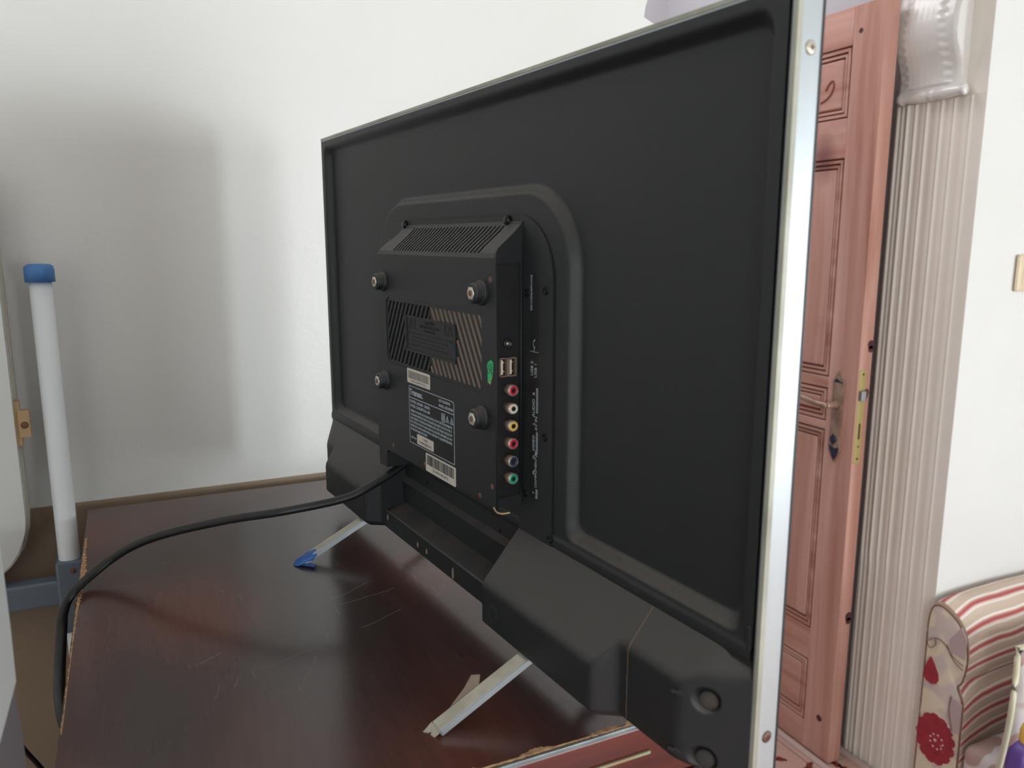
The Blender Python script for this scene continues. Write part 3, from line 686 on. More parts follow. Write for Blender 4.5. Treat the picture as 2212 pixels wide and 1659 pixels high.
prism(bm, [(a1, GV0 + .004), (G1 - .0002, GV0 + .004), (G1 - .0002, GV1 - .004), (a1, GV1 - .004)], lambda p, q_, h: T(p, q_, h), PW - .005, PW - .0008)
obj('vent_rim', bm, 'black', hs)
bm = bmesh.new(); x = rrect(IU0, IU1, IV0, IV1, .001, 2); prism(bm, x, lambda p, q_, h: T(p, q_, h), PW - .005, PW - .0006)
cpn = obj('caution_plate', bm, 'black', hs, label='embossed black caution plate amid the vent slots')
bm = bmesh.new()
for x0, x1, y0, y1 in ((IU0, IU1, IV0, IV0 + .0016), (IU0, IU1, IV1 - .0016, IV1), (IU0, IU0 + .003, IV0, IV1), (IU1 - .002, IU1, IV0, IV1)): box(bm, x0, x1, -PW - .0004, -PW + .0008, y0, y1)
obj('border', bm, 'black', cpn)
RX = (PI / 2, 0, 0)
bm = bmesh.new()
def tri(bm, cx, cy, s, th, w0, w1):
    o_ = [(cx - s, cy - s * .8), (cx + s, cy - s * .8), (cx, cy + s)]; g = (cx, cy - s * .25)
    i_ = [(g[0] + (p - g[0]) * th, g[1] + (q - g[1]) * th) for p, q in o_]
    for k in range(3): prism(bm, [o_[k], o_[(k + 1) % 3], i_[(k + 1) % 3], i_[k]], lambda p, q, h: T(p, q, h), w0, w1)
tri(bm, .3235, .2335, .0052, .72, PW - .0007, PW - .0003); tri(bm, .4045, .2335, .0052, .72, PW - .0007, PW - .0003)
box(bm, .3322, .3328, -PW + .0003, -PW + .0007, .2285, .2385); box(bm, .3950, .3956, -PW + .0003, -PW + .0007, .2285, .2385)
for k, (a, b_) in enumerate(((.3190, .4090), (.3270, .4000), (.3260, .3930), (.3230, .4010))): box(bm, a, b_, -PW + .0003, -PW + .0007, .2240 - k * .0036, .2252 - k * .0036)
obj('warning_marks', bm, 'printd', cpn)
for s_, v_, sz in (('CAUTION', .2352, .0042), ('RISK OF ELECTRIC SHOCK', .2315, .0034), ('DO NOT OPEN', .2278, .0034)):
    text('caution_text', s_, sz, T(.3640, v_, PW - .0003), RX, 'printd', cpn, align='CENTER')
# bosses with hex nuts
for u, v_ in ((.2637 - .005, .2697), (.4660 - .004, .2697), (.2637 - .005, .1695), (.4660 - .004, .1695)):
    bm = bmesh.new(); lathe(bm, T(u, v_, PW - .0005), (0, -1, 0), [(.0100, 0), (.0100, .0003), (.0099, .0024), (.0096, .0030), (.0089, .0033), (.0084, .0034), (.0083, .0038), (.0082, .0078), (.0080, .0086), (.0074, .0094), (.0064, .0098), (.0050, .0098)], n=28)
    b2 = obj('boss', bm, 'black', hs, label='round black mounting boss')
    bm = bmesh.new(); lathe(bm, T(u, v_, PW + .0088), (0, -1, 0), [(.0054, 0), (.0054, .0012), (.0022, .0012), (.0022, .0009)], n=6); obj('nut', bm, 'nut', b2, label='hexagonal steel insert nut')
    bm = bmesh.new(); lathe(bm, T(u, v_, PW + .0098), (0, -1, 0), [(.0024, 0), (.0022, .0008), (.001, .0002), (0, .0002)], n=12); obj('core', bm, 'rust', b2)
# rusty screws sunk in the plate
for u, v_ in ((.4762, .2803), (.4776, .1155), (.4573, .1023), (.2736, .1034), (.3497, .1026)):
    bm = bmesh.new(); lathe(bm, T(u, v_, PW - .0002), (0, -1, 0), [(.0026, 0), (.0026, .0004), (.0012, .0005), (0, .0003)], n=14); obj('screw', bm, 'screw', hs, label='small rusty screw')
# printed rating label
PZ = PW + .00012
bm = bmesh.new(); bx0, bx1, by0, by1 = .3166, .4120, .1172, .1735
def pline(x0, x1, y0, y1): box(bm, x0, x1, -PZ - .0001, -PZ + .0001, y0, y1)
pline(bx0, bx0 + .0006, by0, by1 - .0015); pline(bx1 - .0006, bx1, by0, by1 - .0025); pline(bx0 + .001, bx1 - .002, by1 - .0006, by1); pline(bx0, bx1, by0, by0 + .0006); pline(bx0, bx1, .1617, .1625)
prism(bm, [(bx1 - .0022, by1), (bx1, by1 - .0022), (bx1 - .0006, by1 - .0026), (bx1 - .0026, by1 - .0006)], lambda p, q, h: T(p, q, h), PZ - .0001, PZ + .0001)
prism(bm, [(bx0 + .0012, by1), (bx0, by1 - .0014), (bx0 + .0006, by1 - .0018), (bx0 + .0016, by1 - .0006)], lambda p, q, h: T(p, q, h), PZ - .0001, PZ + .0001)
lb = obj('rating_label', bm, 'print', hs, label='white printed rating label with small text')
bm = bmesh.new(); box(bm, bx0 + .0004, bx1 - .0004, -PZ + .00005, -PZ + .0003, by0 + .0004, by1 - .0006); obj('label_ground', bm, 'blackd', lb)
def tx(s_, u, v_, sz, al='LEFT', sx=1.0, m='print', par=None, w_=None, fit=None, bold=0.0):
    return text('label_text', s_, sz, T(u, v_, PZ + .0001 if w_ is None else w_), RX, m, par or lb, sx=sx, align=al, thick=.00004, fit=fit, bold=bold)
c = tx('Trumax.', .3187, .1652, .0078, fit=.0295, bold=.00028)
tx('LED TELEVISION', .3822, .1688, .0034, fit=.0225, bold=.00006); tx('MODEL: LED32HD88', .3822, .1643, .0034, fit=.0275, bold=.00006)
tx('POWER: 100-240V~ 50/60Hz', .3195, .1573, .0040, fit=.0440, bold=.00006); tx('POWER CONSUMPTION: 60W', .3195, .1530, .0040, fit=.0440, bold=.00006)
for k, s_ in enumerate(('WARNING: TO PREVENT FIRE OR ELECTRIC SHOCK, DO NOT EXPOSE THIS APPARATUS', 'TO RAIN AND MOISTURE, DO NOT PLACE LIQUID FILLED OBJECTS ON TOP OF THE TV.', 'DO NOT OBSTRUCT THE VENTILATION OPENINGS. DO NOT OPEN THE BACK COVER, DO NOT', 'PULL THE PLUG WITH WET HANDS. HIGH VOLTAGE PARTS ARE INSIDE, DO NOT', 'REMOVE ANY COVER OR SCREW. REFER ALL SERVICING TO QUALIFIED PERSONNEL.', 'NO USER SERVICEABLE PARTS INSIDE.')):
    tx(s_, .3195, .1485 - k * .0036, .0032, fit=.0885 if k < 5 else .037, bold=.00004)
tx('SERIAL NO.:', .3195, .1205 + .0018, .0030, sx=.9)
bm = bmesh.new(); tri(bm, .3985, .1552, .0033, .68, PZ - .0001, PZ + .0001); tri(bm, .4072, .1552, .0033, .68, PZ - .0001, PZ + .0001)
for x0, x1, y0, y1 in ((.3873, .3880, .1515, .1592), (.3930, .3937, .1515, .1592), (.3873, .3937, .1515, .1522), (.3873, .3937, .1585, .1592), (.3888, .3893, .1532, .1577), (.3917, .3922, .1532, .1577), (.3888, .3922, .1532, .1537), (.3888, .3922, .1572, .1577), (.3898, .3912, .1548, .1561), (.3983, .3987, .1532, .1556), (.4070, .4074, .1532, .1556)): pline(x0, x1, y0, y1)
obj('warning_symbols', bm, 'print', lb)
# barcode stickers
def sticker(u0, u1, v0, v1, bars_v, txt, tv_, tsz, lab, dense=.5, skew=0, ink='ink'):
    zt = PW + .00035
    bm = bmesh.new(); prism(bm, rrect(u0, u1, v0, v1, .0012, 3), lambda p, q, h: T(p, q, h), PW, zt); st = obj('sticker', bm, 'paper', hs, label=lab)
    if bars_v:
        bm = bmesh.new(); u = u0 + .0025
        while u < u1 - .003:
            wd = random.choice((.0003, .0003, .0006, .0009)); box(bm, u, u + wd, -zt - .00008, -zt + .0001, bars_v[0], bars_v[1]); u += wd + random.choice((.0003, .0005, .0008)) / dense * .6
        obj('barcode', bm, ink, st, kind='stuff')
    for i, s_ in enumerate(txt):
        text('sticker_text', s_, tsz, T((u0 + u1) / 2, tv_ - i * tsz * 1.15, zt + .00006), RX, ink, st, align='CENTER', thick=.00004, sx=.9)
sticker(.3138, .3644, .1762, .1902, (.1808, .1880), ['C10LED32HD88W17HB10223'], .1776, .0030, 'small white barcode sticker above the rating label', dense=1.2, ink='ink2')
sticker(.3338, .3697, .1192, .1290, None, ['C-34032', '1214ASPHD88G-0112'], .1250, .0034, 'white serial number sticker over the rating label')
sticker(.3526, .4136, .0976, .1150, (.1042, .1136), ['1214-ASPHD88G-00172'], .1000, .0036, 'large white barcode sticker at the foot of the housing', dense=.8)
bm = bmesh.new(); prism(bm, [(.4722, .1998), (.4765, .2010), (.4798, .2090), (.4806, .2165), (.4775, .2184), (.4735, .2168), (.4708, .2140), (.4720, .2080)], lambda p, q, h: T(p, q, h), PW, PW + .0004)
gs = obj('sticker', bm, 'green', hs, label='torn green quality check sticker')
bm = bmesh.new(); prism(bm, [(.4722, .1998), (.4758, .1990), (.4790, .2060), (.4770, .2045)], lambda p, q, h: T(p, q, h), PW, PW + .0003); obj('backing', bm, 'tan', gs)
R90 = (PI / 2, -PI / 2, 0)
text('sticker_text', 'QC', .0062, T(.4758, .2070, PW + .0005), R90, 'ink', gs, thick=.00004); text('sticker_text', '4882', .0045, T(.4795, .2068, PW + .0005), R90, 'ink', gs, thick=.00004)
# jack side
jp = LU1 - RD
bm = bmesh.new(); box(bm, jp - .001, jp, -RW1, -RW0, RV0, RV1); jk = obj('jack_panel', bm, 'black2', tv)
for v_, m_, nm in ((.1945, 'jred', 'red'), (.1800, 'jwhite', 'white'), (.1661, 'jyel', 'yellow'), (.1518, 'jred', 'dark red'), (.1373, 'jblue', 'blue'), (.1231, 'jgreen', 'green')):
    c = T(jp, v_ + .0006, .0138)
    bm = bmesh.new(); lathe(bm, c, (1, 0, 0), [(.0046, 0), (.0046, .0078), (.0042, .0082)], n=26)
    j = obj('jack', bm, 'jackm', tv, label='round nickel audio video jack with a %s insert' % nm)
    bm = bmesh.new(); lathe(bm, (c[0] + .0080, c[1], c[2]), (1, 0, 0), [(.0043, 0), (.0043, .0008), (.0037, .0009), (.0037, .0)], n=26, cap=False); obj('rim', bm, 'jring', j)
    bm = bmesh.new(); lathe(bm, (c[0] + .0080, c[1], c[2]), (1, 0, 0), [(.0037, 0), (.0037, .0010), (.0019, .0010), (.0019, .0002)], n=26); obj('insert', bm, m_, j)
    bm = bmesh.new(); lathe(bm, (c[0] + .0083, c[1], c[2]), (1, 0, 0), [(.0019, 0), (.0019, .00075)], n=18); obj('hole', bm, 'slotblack', j)
bm = bmesh.new(); c = T(jp, .2312, .0145); lathe(bm, c, (1, 0, 0), [(.0038, 0), (.0038, .0022), (.0024, .0024), (.0020, .0005), (0, .0005)], n=22); hj = obj('headphone_jack', bm, 'black2', tv)
bm = bmesh.new(); lathe(bm, (c[0] + .0006, c[1], c[2]), (1, 0, 0), [(.0016, 0), (.0012, .0010), (0, .0010)], n=12); obj('contact', bm, 'screwl', hj)
bm = bmesh.new(); y0, y1, z0, z1 = -.0232, -.0082, .2056, .2206; x0, x1 = jp, LU1 + .001
box(bm, x0, x1, y0, y1, z0, z0 + .0009); box(bm, x0, x1, y0, y1, z1 - .0009, z1); box(bm, x0, x1, y0, y0 + .0008, z0, z1); box(bm, x0, x1, y1 - .0008, y1, z0, z1); box(bm, x0, x1, (y0 + y1) / 2 - .0013, (y0 + y1) / 2 + .0013, z0, z1)
us = obj('usb_port', bm, 'jackm', tv, label='double metal usb socket')
bm = bmesh.new(); box(bm, jp, jp + .0006, y0, y1, z0, z1); obj('socket_ground', bm, 'slotblack', us)
bm = bmesh.new()
for yy in (y0 + .0012, (y0 + y1) / 2 + .0016): box(bm, jp, x1 - .0008, yy, yy + .0018, z0 + .0018, z1 - .0018)
obj('tongue', bm, 'jwhite', us)
bm = bmesh.new()
for yy in (y0 + .0045, (y0 + y1) / 2 + .0046):
    for zz in (z0 + .004, z1 - .004): lathe(bm, (jp + .0006, yy, zz), (1, 0, 0), [(.0008, 0), (.0006, .0012), (0, .0014)], n=10)
obj('spring', bm, 'jyel', us)
# sunk label strip beside the jack side
bm = bmesh.new(); prism(bm, [(.4975, .1095), (.5095, .1095), (.5095, .2780), (.5060, .2865), (.4975, .2865)], lambda p, q, h: T(p, q, h), .0029, .00305); ls = obj('jack_label_strip', bm, 'blackd', tv)
def vt(s_, u, v_, sz, sx=1.0): text('label_text', s_, sz, T(u, v_, .0032), R90, 'print', ls, thick=.00004, sx=sx)
vt('SERVICE/EARPHONE', .5003, .2575, .0030); vt('USB 2', .5020, .2075, .0046); vt('USB 1', .5072, .2065, .0046)
vt('R', .5048, .1925, .0042); vt('AUDIO', .5046, .1752, .0048, .95); vt('L', .5046, .1690, .0042); vt('AV IN', .5082, .1650, .0044); vt('VIDEO', .5046, .1480, .0044)
vt('Pr', .5046, .1418, .0036); vt('COMPONENT IN', .5078, .1190, .0040, .98); vt('Pb', .5046, .1290, .0036); vt('Y', .5046, .1130, .0036)
bm = bmesh.new()
def bl(u0, u1, v0, v1): box(bm, u0, u1, -.00325, -.0031, v0, v1)
for v0, v1, g0, g1 in ((.1465, .1985, .1640, .1790), (.1105, .1450, .1180, .1450)):
    bl(.5070, .5074, v0, g0); bl(.5085, .5089, v0, g0); bl(.5060, .5089, v0, v0 + .0004)
    bl(.5070, .5074, g1, v1); bl(.5085, .5089, g1, v1); bl(.5060, .5089, v1 - .0004, v1)
bl(.4978, .5092, .2262, .2265)
# headphone symbol
for k in range(9):
    t = -PI / 2 + PI * k / 8 + PI; bl(.5040 + .0026 * math.cos(t) * .8 - .0002, .5040 + .0026 * math.cos(t) * .8 + .0003, .2325 + .0026 * math.sin(t) - .0003, .2325 + .0026 * math.sin(t) + .0003)
bl(.5036, .5046, .2292, .2302); bl(.5036, .5046, .2348, .2358); bl(.5030, .5036, .2272, .2285)
obj('label_lines', bm, 'print', ls, kind='stuff')
# --- lower moulding: speaker covers left and right, channel between
def top_line(v, u=.4): return (.0785 - .0110 * sstep(.700, .7285, u) - v) / 1.15
def lowprof(D, v, u=.4):
    h = smin(D, top_line(v, u) + .0012, .004)
    return h - .006 * (1 - sstep(-.001, .006, v)) ** 2
def D_right(u):
    d = .0372 - .0147 * sstep(.6235, .6400, u)
    d = smin(d, max(-.001, (.7285 - u) * .62), .003)
    return d
def D_left(u):
    d = .0225 + .0140 * sstep(.066, .078, u)
    d = smin(d, max(-.001, (u - .004) * .62), .003)
    if u > .2100: d = min(d, .0362 - .0160 * min(1, (u - .2100) / .012)) if u < .222 else .0202 - .0 * u
    return d
vl0 = vl = ar(-.001, .008, .0010) + ar(.008, .030, .003)[1:] + ar(.030, .060, .0013)[1:] + ar(.060, .0785, .0025)[1:]
HOL = ((.7065, .0470), (.7060, .0090))
def hollow(u, v):
    d = min(math.hypot((u - a) * 1.12, v - b_) for a, b_ in HOL); return .0050 * (1 - sstep(.0066, .0084, d))
def cover(name, u0, u1, D, lab, endleft=False, endright=False, st=.0016, vl=None, hf=lambda u, v: 0):
    vl = vl or vl0
    bm = bmesh.new(); usx = ar(u0, u1, st); g = [[bm.verts.new(T(u, v, lowprof(D(u), v, u) - hf(u, v))) for u in usx] for v in vl]
    for j in range(len(vl) - 1):
        for i in range(len(usx) - 1):
            f = bm.faces.new((g[j][i], g[j][i + 1], g[j + 1][i + 1], g[j + 1][i])); f.smooth = True
    # end walls and the underside
    for i, on in ((0, endleft), (len(usx) - 1, endright)):
        if not on: continue
        bk = [bm.verts.new(T(usx[i], v, -.004)) for v in vl]
        fr2 = [bm.verts.new(g[j][i].co) for j in range(len(vl))]
        for j in range(len(vl) - 1): bm.faces.new((fr2[j], fr2[j + 1], bk[j + 1], bk[j]))
    bt_ = [bm.verts.new(T(u, -.001, -.012)) for u in usx]
    for i in range(len(usx) - 1): bm.faces.new((g[0][i], g[0][i + 1], bt_[i + 1], bt_[i]))
    return obj(name, bm, 'black', tv, label=lab)
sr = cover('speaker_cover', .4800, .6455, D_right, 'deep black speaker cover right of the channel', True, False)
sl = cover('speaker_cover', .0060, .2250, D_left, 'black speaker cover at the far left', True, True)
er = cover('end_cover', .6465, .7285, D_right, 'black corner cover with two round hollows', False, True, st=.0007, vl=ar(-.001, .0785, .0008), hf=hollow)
# dusty seam between speaker cover and corner cover
bm = bmesh.new(); pr = None
for v in vl:
    d = lowprof(D_right(.646), v); a, b_ = bm.verts.new(T(.6453, v, d - .00045)), bm.verts.new(T(.6467, v, d - .00045))
    if pr: bm.faces.new((pr[0], pr[1], b_, a))
    pr = (a, b_)
obj('seam', bm, 'dust', tv, label='tan dust in the seam of the covers')
# faint round mark and tiny hole on the front of the right speaker cover
bm = bmesh.new(); lathe(bm, T(.4975, .0165, .0367), (0, -1, 0), [(.0075, 0), (.0075, .00055), (.0062, .0006), (.0062, .0004)], n=32); obj('plug', bm, 'black', sr)
bm = bmesh.new(); lathe(bm, T(.4985, .0175, .0372), (0, -1, 0), [(.0010, 0), (.0008, .0003), (0, .0003)], n=10); obj('pin_hole', bm, 'screwb', sr)
# hollows with dusty screws in the corner cover
for uc, v_ in HOL:
    wc = D_right(uc); nrm = Vector((.53, -.85, 0)).normalized(); c = Vector(T(uc, v_, wc))
    bm = bmesh.new(); lathe(bm, c - nrm * .0040 + Vector((.0012, 0, -.0014)), nrm, [(.0062, 0), (.0056, .0012), (.0035, .0021), (0, .0024)], n=24); obj('screw', bm, 'dusty', er, label='dusty brown screw deep in the hollow')
    bm = bmesh.new()
    cA = c + nrm * .0003 + Vector((-.0165, 0, .0018)); cA.y -= .0102
    # raised arrow pointing to the hollow
    du = Vector((.85, .53, 0)).normalized()
    def pa(a, b_, h): v = c - du * (.0205 - a) + Vector((0, 0, .0005 + b_)) + nrm * h; return (v.x, v.y, v.z)
    prism(bm, [(0, -.0007), (.0045, -.0007), (.0045, -.0020), (.0080, .0), (.0045, .0020), (.0045, .0007), (0, .0007)], pa, -.0004, .0007)
    obj('arrow_mark', bm, 'black', er)
# channel between the speaker covers: stepped sill running along the bottom
pf = [(-.0035, .0895), (-.0040, .0570), (.0005, .0515), (.0002, .0500), (-.0005, .0280), (.0175, .0205), (.0185, .0190), (.0185, .0005), (.0170, -.0010), (-.012, -.0010), (-.012, .0895)]
bm = bmesh.new(); us_ = ar(.2235, .4805, .02); rings = [[bm.verts.new(T(u, v, w_)) for w_, v in pf] for u in us_]
for i in range(len(us_) - 1):
    for k in range(len(pf)):
        f = bm.faces.new((rings[i][k], rings[i][(k + 1) % len(pf)], rings[i + 1][(k + 1) % len(pf)], rings[i + 1][k]))
        f.material_index = 1 if k in (4,) else (1 if k == 1 else 0)
bm.faces.new(rings[0]); bm.faces.new(rings[-1])
cs = obj('cable_sill', bm, ['black', 'dusty'], tv, label='stepped black sill under the housing, dusty on its ledge')
bm = bmesh.new()   # left wall of the channel
prism(bm, [(-.0035, .0895), (.003, .0895), (.003, .078), (.0075, .074), (.0200, .057), (.0200, .0215), (-.0035, .028)], lambda p, q, h: T(h, q, p), .2235, .2335); obj('channel_wall', bm, 'black', cs)
for u, v_, r_, sh in ((.2335, .0130, .0035, 0), (.312, .0085, .0030, 1), (.3330, .0085, .0030, 1), (.3900, .0050, .0042, 2)):
    bm = bmesh.new()
    if sh == 2: prism(bm, [(u + r_ * .55 * math.cos(t) * (1 if math.sin(t) < 0 else .75), v_ + .002 + r_ * 1.35 * math.sin(t)) for t in [2 * PI * k / 16 for k in range(16)]], lambda p, q, h: T(p, q, h), .0184, .0187)
    else: prism(bm, [(u + r_ * .7 * math.cos(t), v_ + r_ * math.sin(t)) for t in [PI + PI * k / 10 for k in range(11)]] + [(u + r_ * .3, v_ + r_ * .9), (u, v_ + r_ * .3), (u - r_ * .3, v_ + r_ * .9)], lambda p, q, h: T(p, q, h), .0184, .0187)
    obj('screw_hole', bm, 'dust', cs, label='dusty keyhole slot')
for u, v_ in ((.2900, .0640), (.4380, .0600)):
    bm = bmesh.new(); lathe(bm, T(u, v_, -.0038), (0, -1, 0), [(.0016, 0), (.0014, .0006), (0, .0007)], n=12); obj('screw', bm, 'screwb', cs)
# black socket label under the housing
bm = bmesh.new(); prism(bm, [(.278, .0800), (.4790, .0720), (.4790, .0880), (.278, .0890)], lambda p, q, h: T(p, q, h), -.0036, -.0030)
sk = obj('socket_label', bm, 'blackd', tv, label='black socket label under the housing')
for s_, u, v_ in (('PC IN', .385, .0815), ('HDMI 1', .4015, .0805), ('HDMI 2', .4180, .0800), ('USB', .4420, .0790), ('AUDIO', .4580, .0775), ('IN', .4600, .0752), ('ANT', .4720, .0745)):
    text('label_text', s_, .0026, T(u, v_, -.0029), RX, 'print', sk, thick=.00004)
bm = bmesh.new(); tube(bm, catmull([T(.4745, .1000, .0235), T(.4775, .0962, .0235), T(.4820, .0945, .0230), T(.4870, .0950, .0210), T(.4905, .0962, .0170)], 5), .0007, n=8); obj('wire_end', bm, 'tan', tv, label='pale bare wire end under the housing')
# feet: four splayed flat bars
def leg(u, sgn, w_top, w_bot, tapecol):
    bm = bmesh.new(); a = Vector((w_top * sgn, .0015)); b_ = Vector((w_bot * sgn, -.0352)); d = (b_ - a).normalized(); n_ = Vector((-d.y, d.x)) * (1 if sgn > 0 else -1)
    hw, th = .0066, .0030
    pts_ = [a + n_ * th, b_ + n_ * th, b_ - n_ * th, a - n_ * th]
    A = [bm.verts.new(T(u - hw, q.y, q.x)) for q in pts_]; B = [bm.verts.new(T(u + hw, q.y, q.x)) for q in pts_]
    f = bm.faces.new(A); f = bm.faces.new(B)
    for k in range(4):
        f = bm.faces.new((A[k], A[(k + 1) % 4], B[(k + 1) % 4], B[k])); f.material_index = 1 if k == 0 else 0
    bmesh.ops.bevel(bm, geom=bm.edges[:], offset=.0007, segments=2, affect='EDGES')
    return obj('leg', bm, ['silver', 'legtop'], tv, label='flat silver splayed foot bar')
lf = leg(.190, 1, .024, .1020, None); ln = leg(.5395, 1, .026, .1075, None); leg(.190, -1, .012, .080, None); leg(.5395, -1, .012, .080, None)
# blue tape wrapped on the far foot
def crumple(base, amp):
    return [(p[0] + random.uniform(-amp, amp), p[1] + random.uniform(-amp, amp), p[2] + random.uniform(-amp, amp)) for p in base]
bm = bmesh.new(); secs = []
for t, hw, th in ((0, .0074, .0039), (.25, .0082, .0046), (.5, .0078, .0044), (.72, .0088, .0036), (.9, .0066, .0026), (1.0, .003, .0012)):
    w_ = .0870 + t * .0240; vv = -.0283 - t * .0095; ring = []
    for k in range(10):
        a = 2 * PI * k / 10; ring.append(bm.verts.new(T(.190 + hw * math.cos(a) + random.uniform(-.0006, .0006), max(vv + th * math.sin(a) + random.uniform(-.0005, .0005), -.0375), w_ + random.uniform(-.0006, .0006))))
    secs.append(ring)
for i in range(len(secs) - 1):
    for k in range(10): bm.faces.new((secs[i][k], secs[i + 1][k], secs[i + 1][(k + 1) % 10], secs[i][(k + 1) % 10]))
bm.faces.new(secs[0]); bm.faces.new(secs[-1])
obj('tape', bm, 'btape', lf, label='crumpled blue tape round the end of the foot')
bm = bmesh.new(); q = [(.1035, .190 - .006), (.1045, .1985), (.0960, .2110), (.0925, .2060), (.0970, .1960)]
prism(bm, [(b_, a) for a, b_ in q], lambda p, q_, h: T(p, -.0372 + h + (p - .19) * .06, q_), 0, .0006); obj('tape_end', bm, 'btape', lf)
# clear tape on the near foot: a loose flap at its side and torn ends past the tip
bm = bmesh.new()
def onleg(u, s, h=0.0):   # s metres from the tip up the bar, on its top face
    d = Vector((.1075 - .026, -.0367)); L_ = d.length; d.normalize(); n_ = Vector((-d.y, d.x)); p = Vector((.1075, -.0352)) - d * s + n_ * (.0030 + h)
    return T(u, p.y, p.x)
def sheet(bm, pts_, th=.0003):
    A = [bm.verts.new(p) for p in pts_]; B = [bm.verts.new((p[0], p[1], p[2] - th)) for p in pts_]
    bm.faces.new(A); bm.faces.new(B)
    for k in range(len(A)): bm.faces.new((A[k], A[(k + 1) % len(A)], B[(k + 1) % len(A)], B[k]))
sheet(bm, [onleg(.5332, .0170, .0004), onleg(.5270, .0330, .0006), onleg(.5205, .0435, .0008), onleg(.5262, .0485, .0006), onleg(.5335, .0430, .0004)])
obj('tape_flap', bm, 'ftape', ln, label='loose translucent tape flap')
bm = bmesh.new()
sheet(bm, [onleg(.5332, .000, .0001), onleg(.5335, -.0090, -.0020), onleg(.5355, -.0078, -.0035), onleg(.5385, -.0040, -.0022), onleg(.5395, -.0075, -.0048), onleg(.5425, -.0068, -.0048), onleg(.5455, -.001, -.0020), onleg(.5458, .001, .0)])
obj('tape_end', bm, 'ctape', ln, label='torn translucent tape end')

# ================================================================== POWER CABLE
pts = [(.2560, .800, 1.152), (.2420, .7900, 1.142), (.2050, .7819, 1.1266), (.1754, .7821, 1.1166), (.1157, .7899, 1.1096), (.069, .8169, 1.0996), (.017, .8503, 1.0836), (-.0187, .8750, 1.0676), (-.0464, .8820, 1.0520), (-.0670, .8700, 1.0412), (-.0805, .8480, 1.0368), (-.0890, .8430, 1.0225), (-.0925, .8350, 1.0030), (-.0935, .8000, .9803), (-.0920, .7700, .9730), (-.0880, .7400, .9680), (-.082, .72, .955), (-.075, .71, .93), (-.072, .71, .85), (-.074, .72, .60), (-.08, .74, .30), (-.10, .78, .01), (-.14, .85, .006), (-.3, .95, .006)]
bm = bmesh.new(); tube(bm, catmull(pts, 7), .0042, n=12, flat=1.2)
tag(obj('power_cable', bm, 'cable', smooth=True), 'black power cable running from the television over the left edge of the chest', 'cable')

# ================================================================== LEFT: white post with crossbar, board leaning on it
st = thing('folding_stand', 'white tube stand with blue end cap and blue grey crossbar left of the chest', 'stand', (-.106, 1.12, 0))
bm = bmesh.new(); lathe(bm, (0, 0, .005), (0, 0, 1), [(.0125, 0), (.0125, 1.328)], n=24); obj('post', bm, 'post', st)
bm = bmesh.new(); lathe(bm, (0, 0, 1.330), (0, 0, 1), [(.0165, 0), (.0165, .015), (.0155, .019), (.012, .0215), (0, .022)], n=24); obj('end_cap', bm, 'bcap', st, label='blue plastic end cap')
bm = bmesh.new(); bbox(bm, -.0155, .0155, -.016, .016, .878, .975, r=.003); br = obj('bracket', bm, 'bgrey', st, label='blue grey metal bracket')
bm = bmesh.new()
bm.free()
for z in (.962, .918, .894):
    bm = bmesh.new(); lathe(bm, (.004, -.016, z), (0, -1, 0), [(.0035, 0), (.003, .0012), (0, .0016)], n=12); obj('rivet', bm, 'rust', br)
bm = bmesh.new(); bbox(bm, -.70, -.010, -.012, .012, .917, .950, r=.004, seg=3); obj('crossbar', bm, 'bgrey', st, label='blue grey metal crossbar')
bm = bmesh.new(); lathe(bm, (-.69, 0, .005), (0, 0, 1), [(.0125, 0), (.0125, 1.328)], n=24); obj('post', bm, 'post', st)
for x in (0, -.69):
    bm = bmesh.new(); bbox(bm, x - .014, x + .014, -.10, .022, 0, .022, r=.004); obj('foot', bm, 'bgrey', st)
bd = thing('board', 'white rounded board standing on the blue grey crossbar at the left edge', 'board', (-.40, 1.118, .950))
out = [(.252, .000 + .40), (.252, .09), (.250, .07), (.243, .045), (.232, .028), (.215, .014), (.195, .006), (.17, .0005), (-.17, .0005), (-.215, .014), (-.243, .045), (-.252, .09), (-.252, .47), (-.23, .52), (.23, .52), (.252, .48)]
bm = bmesh.new(); prism(bm, out, lambda p, q, h: (p, h, q), -.010, .008); bmesh.ops.bevel(bm, geom=bm.edges[:], offset=.002, segments=2, affect='EDGES'); obj('panel', bm, 'board', bd)
bm = bmesh.new(); prism(bm, [(p * 1.012, max(q, .001)) for p, q in out], lambda p, q, h: (p, h, q), .008, .0165); obj('edge_strip', bm, 'boarde', bd)
bm = bmesh.new(); bbox(bm, .255, .268, -.006, .006, .190, .224, r=.001); box(bm, .250, .258, -.004, .004, .180, .236); k_ = obj('catch', bm, 'tan', bd, label='small rusty catch on the edge of the board')
bm = bmesh.new(); lathe(bm, (.262, -.006, .206), (0, -1, 0), [(.0045, 0), (.003, .002), (0, .002)], n=10); obj('rust_spot', bm, 'rust', k_)
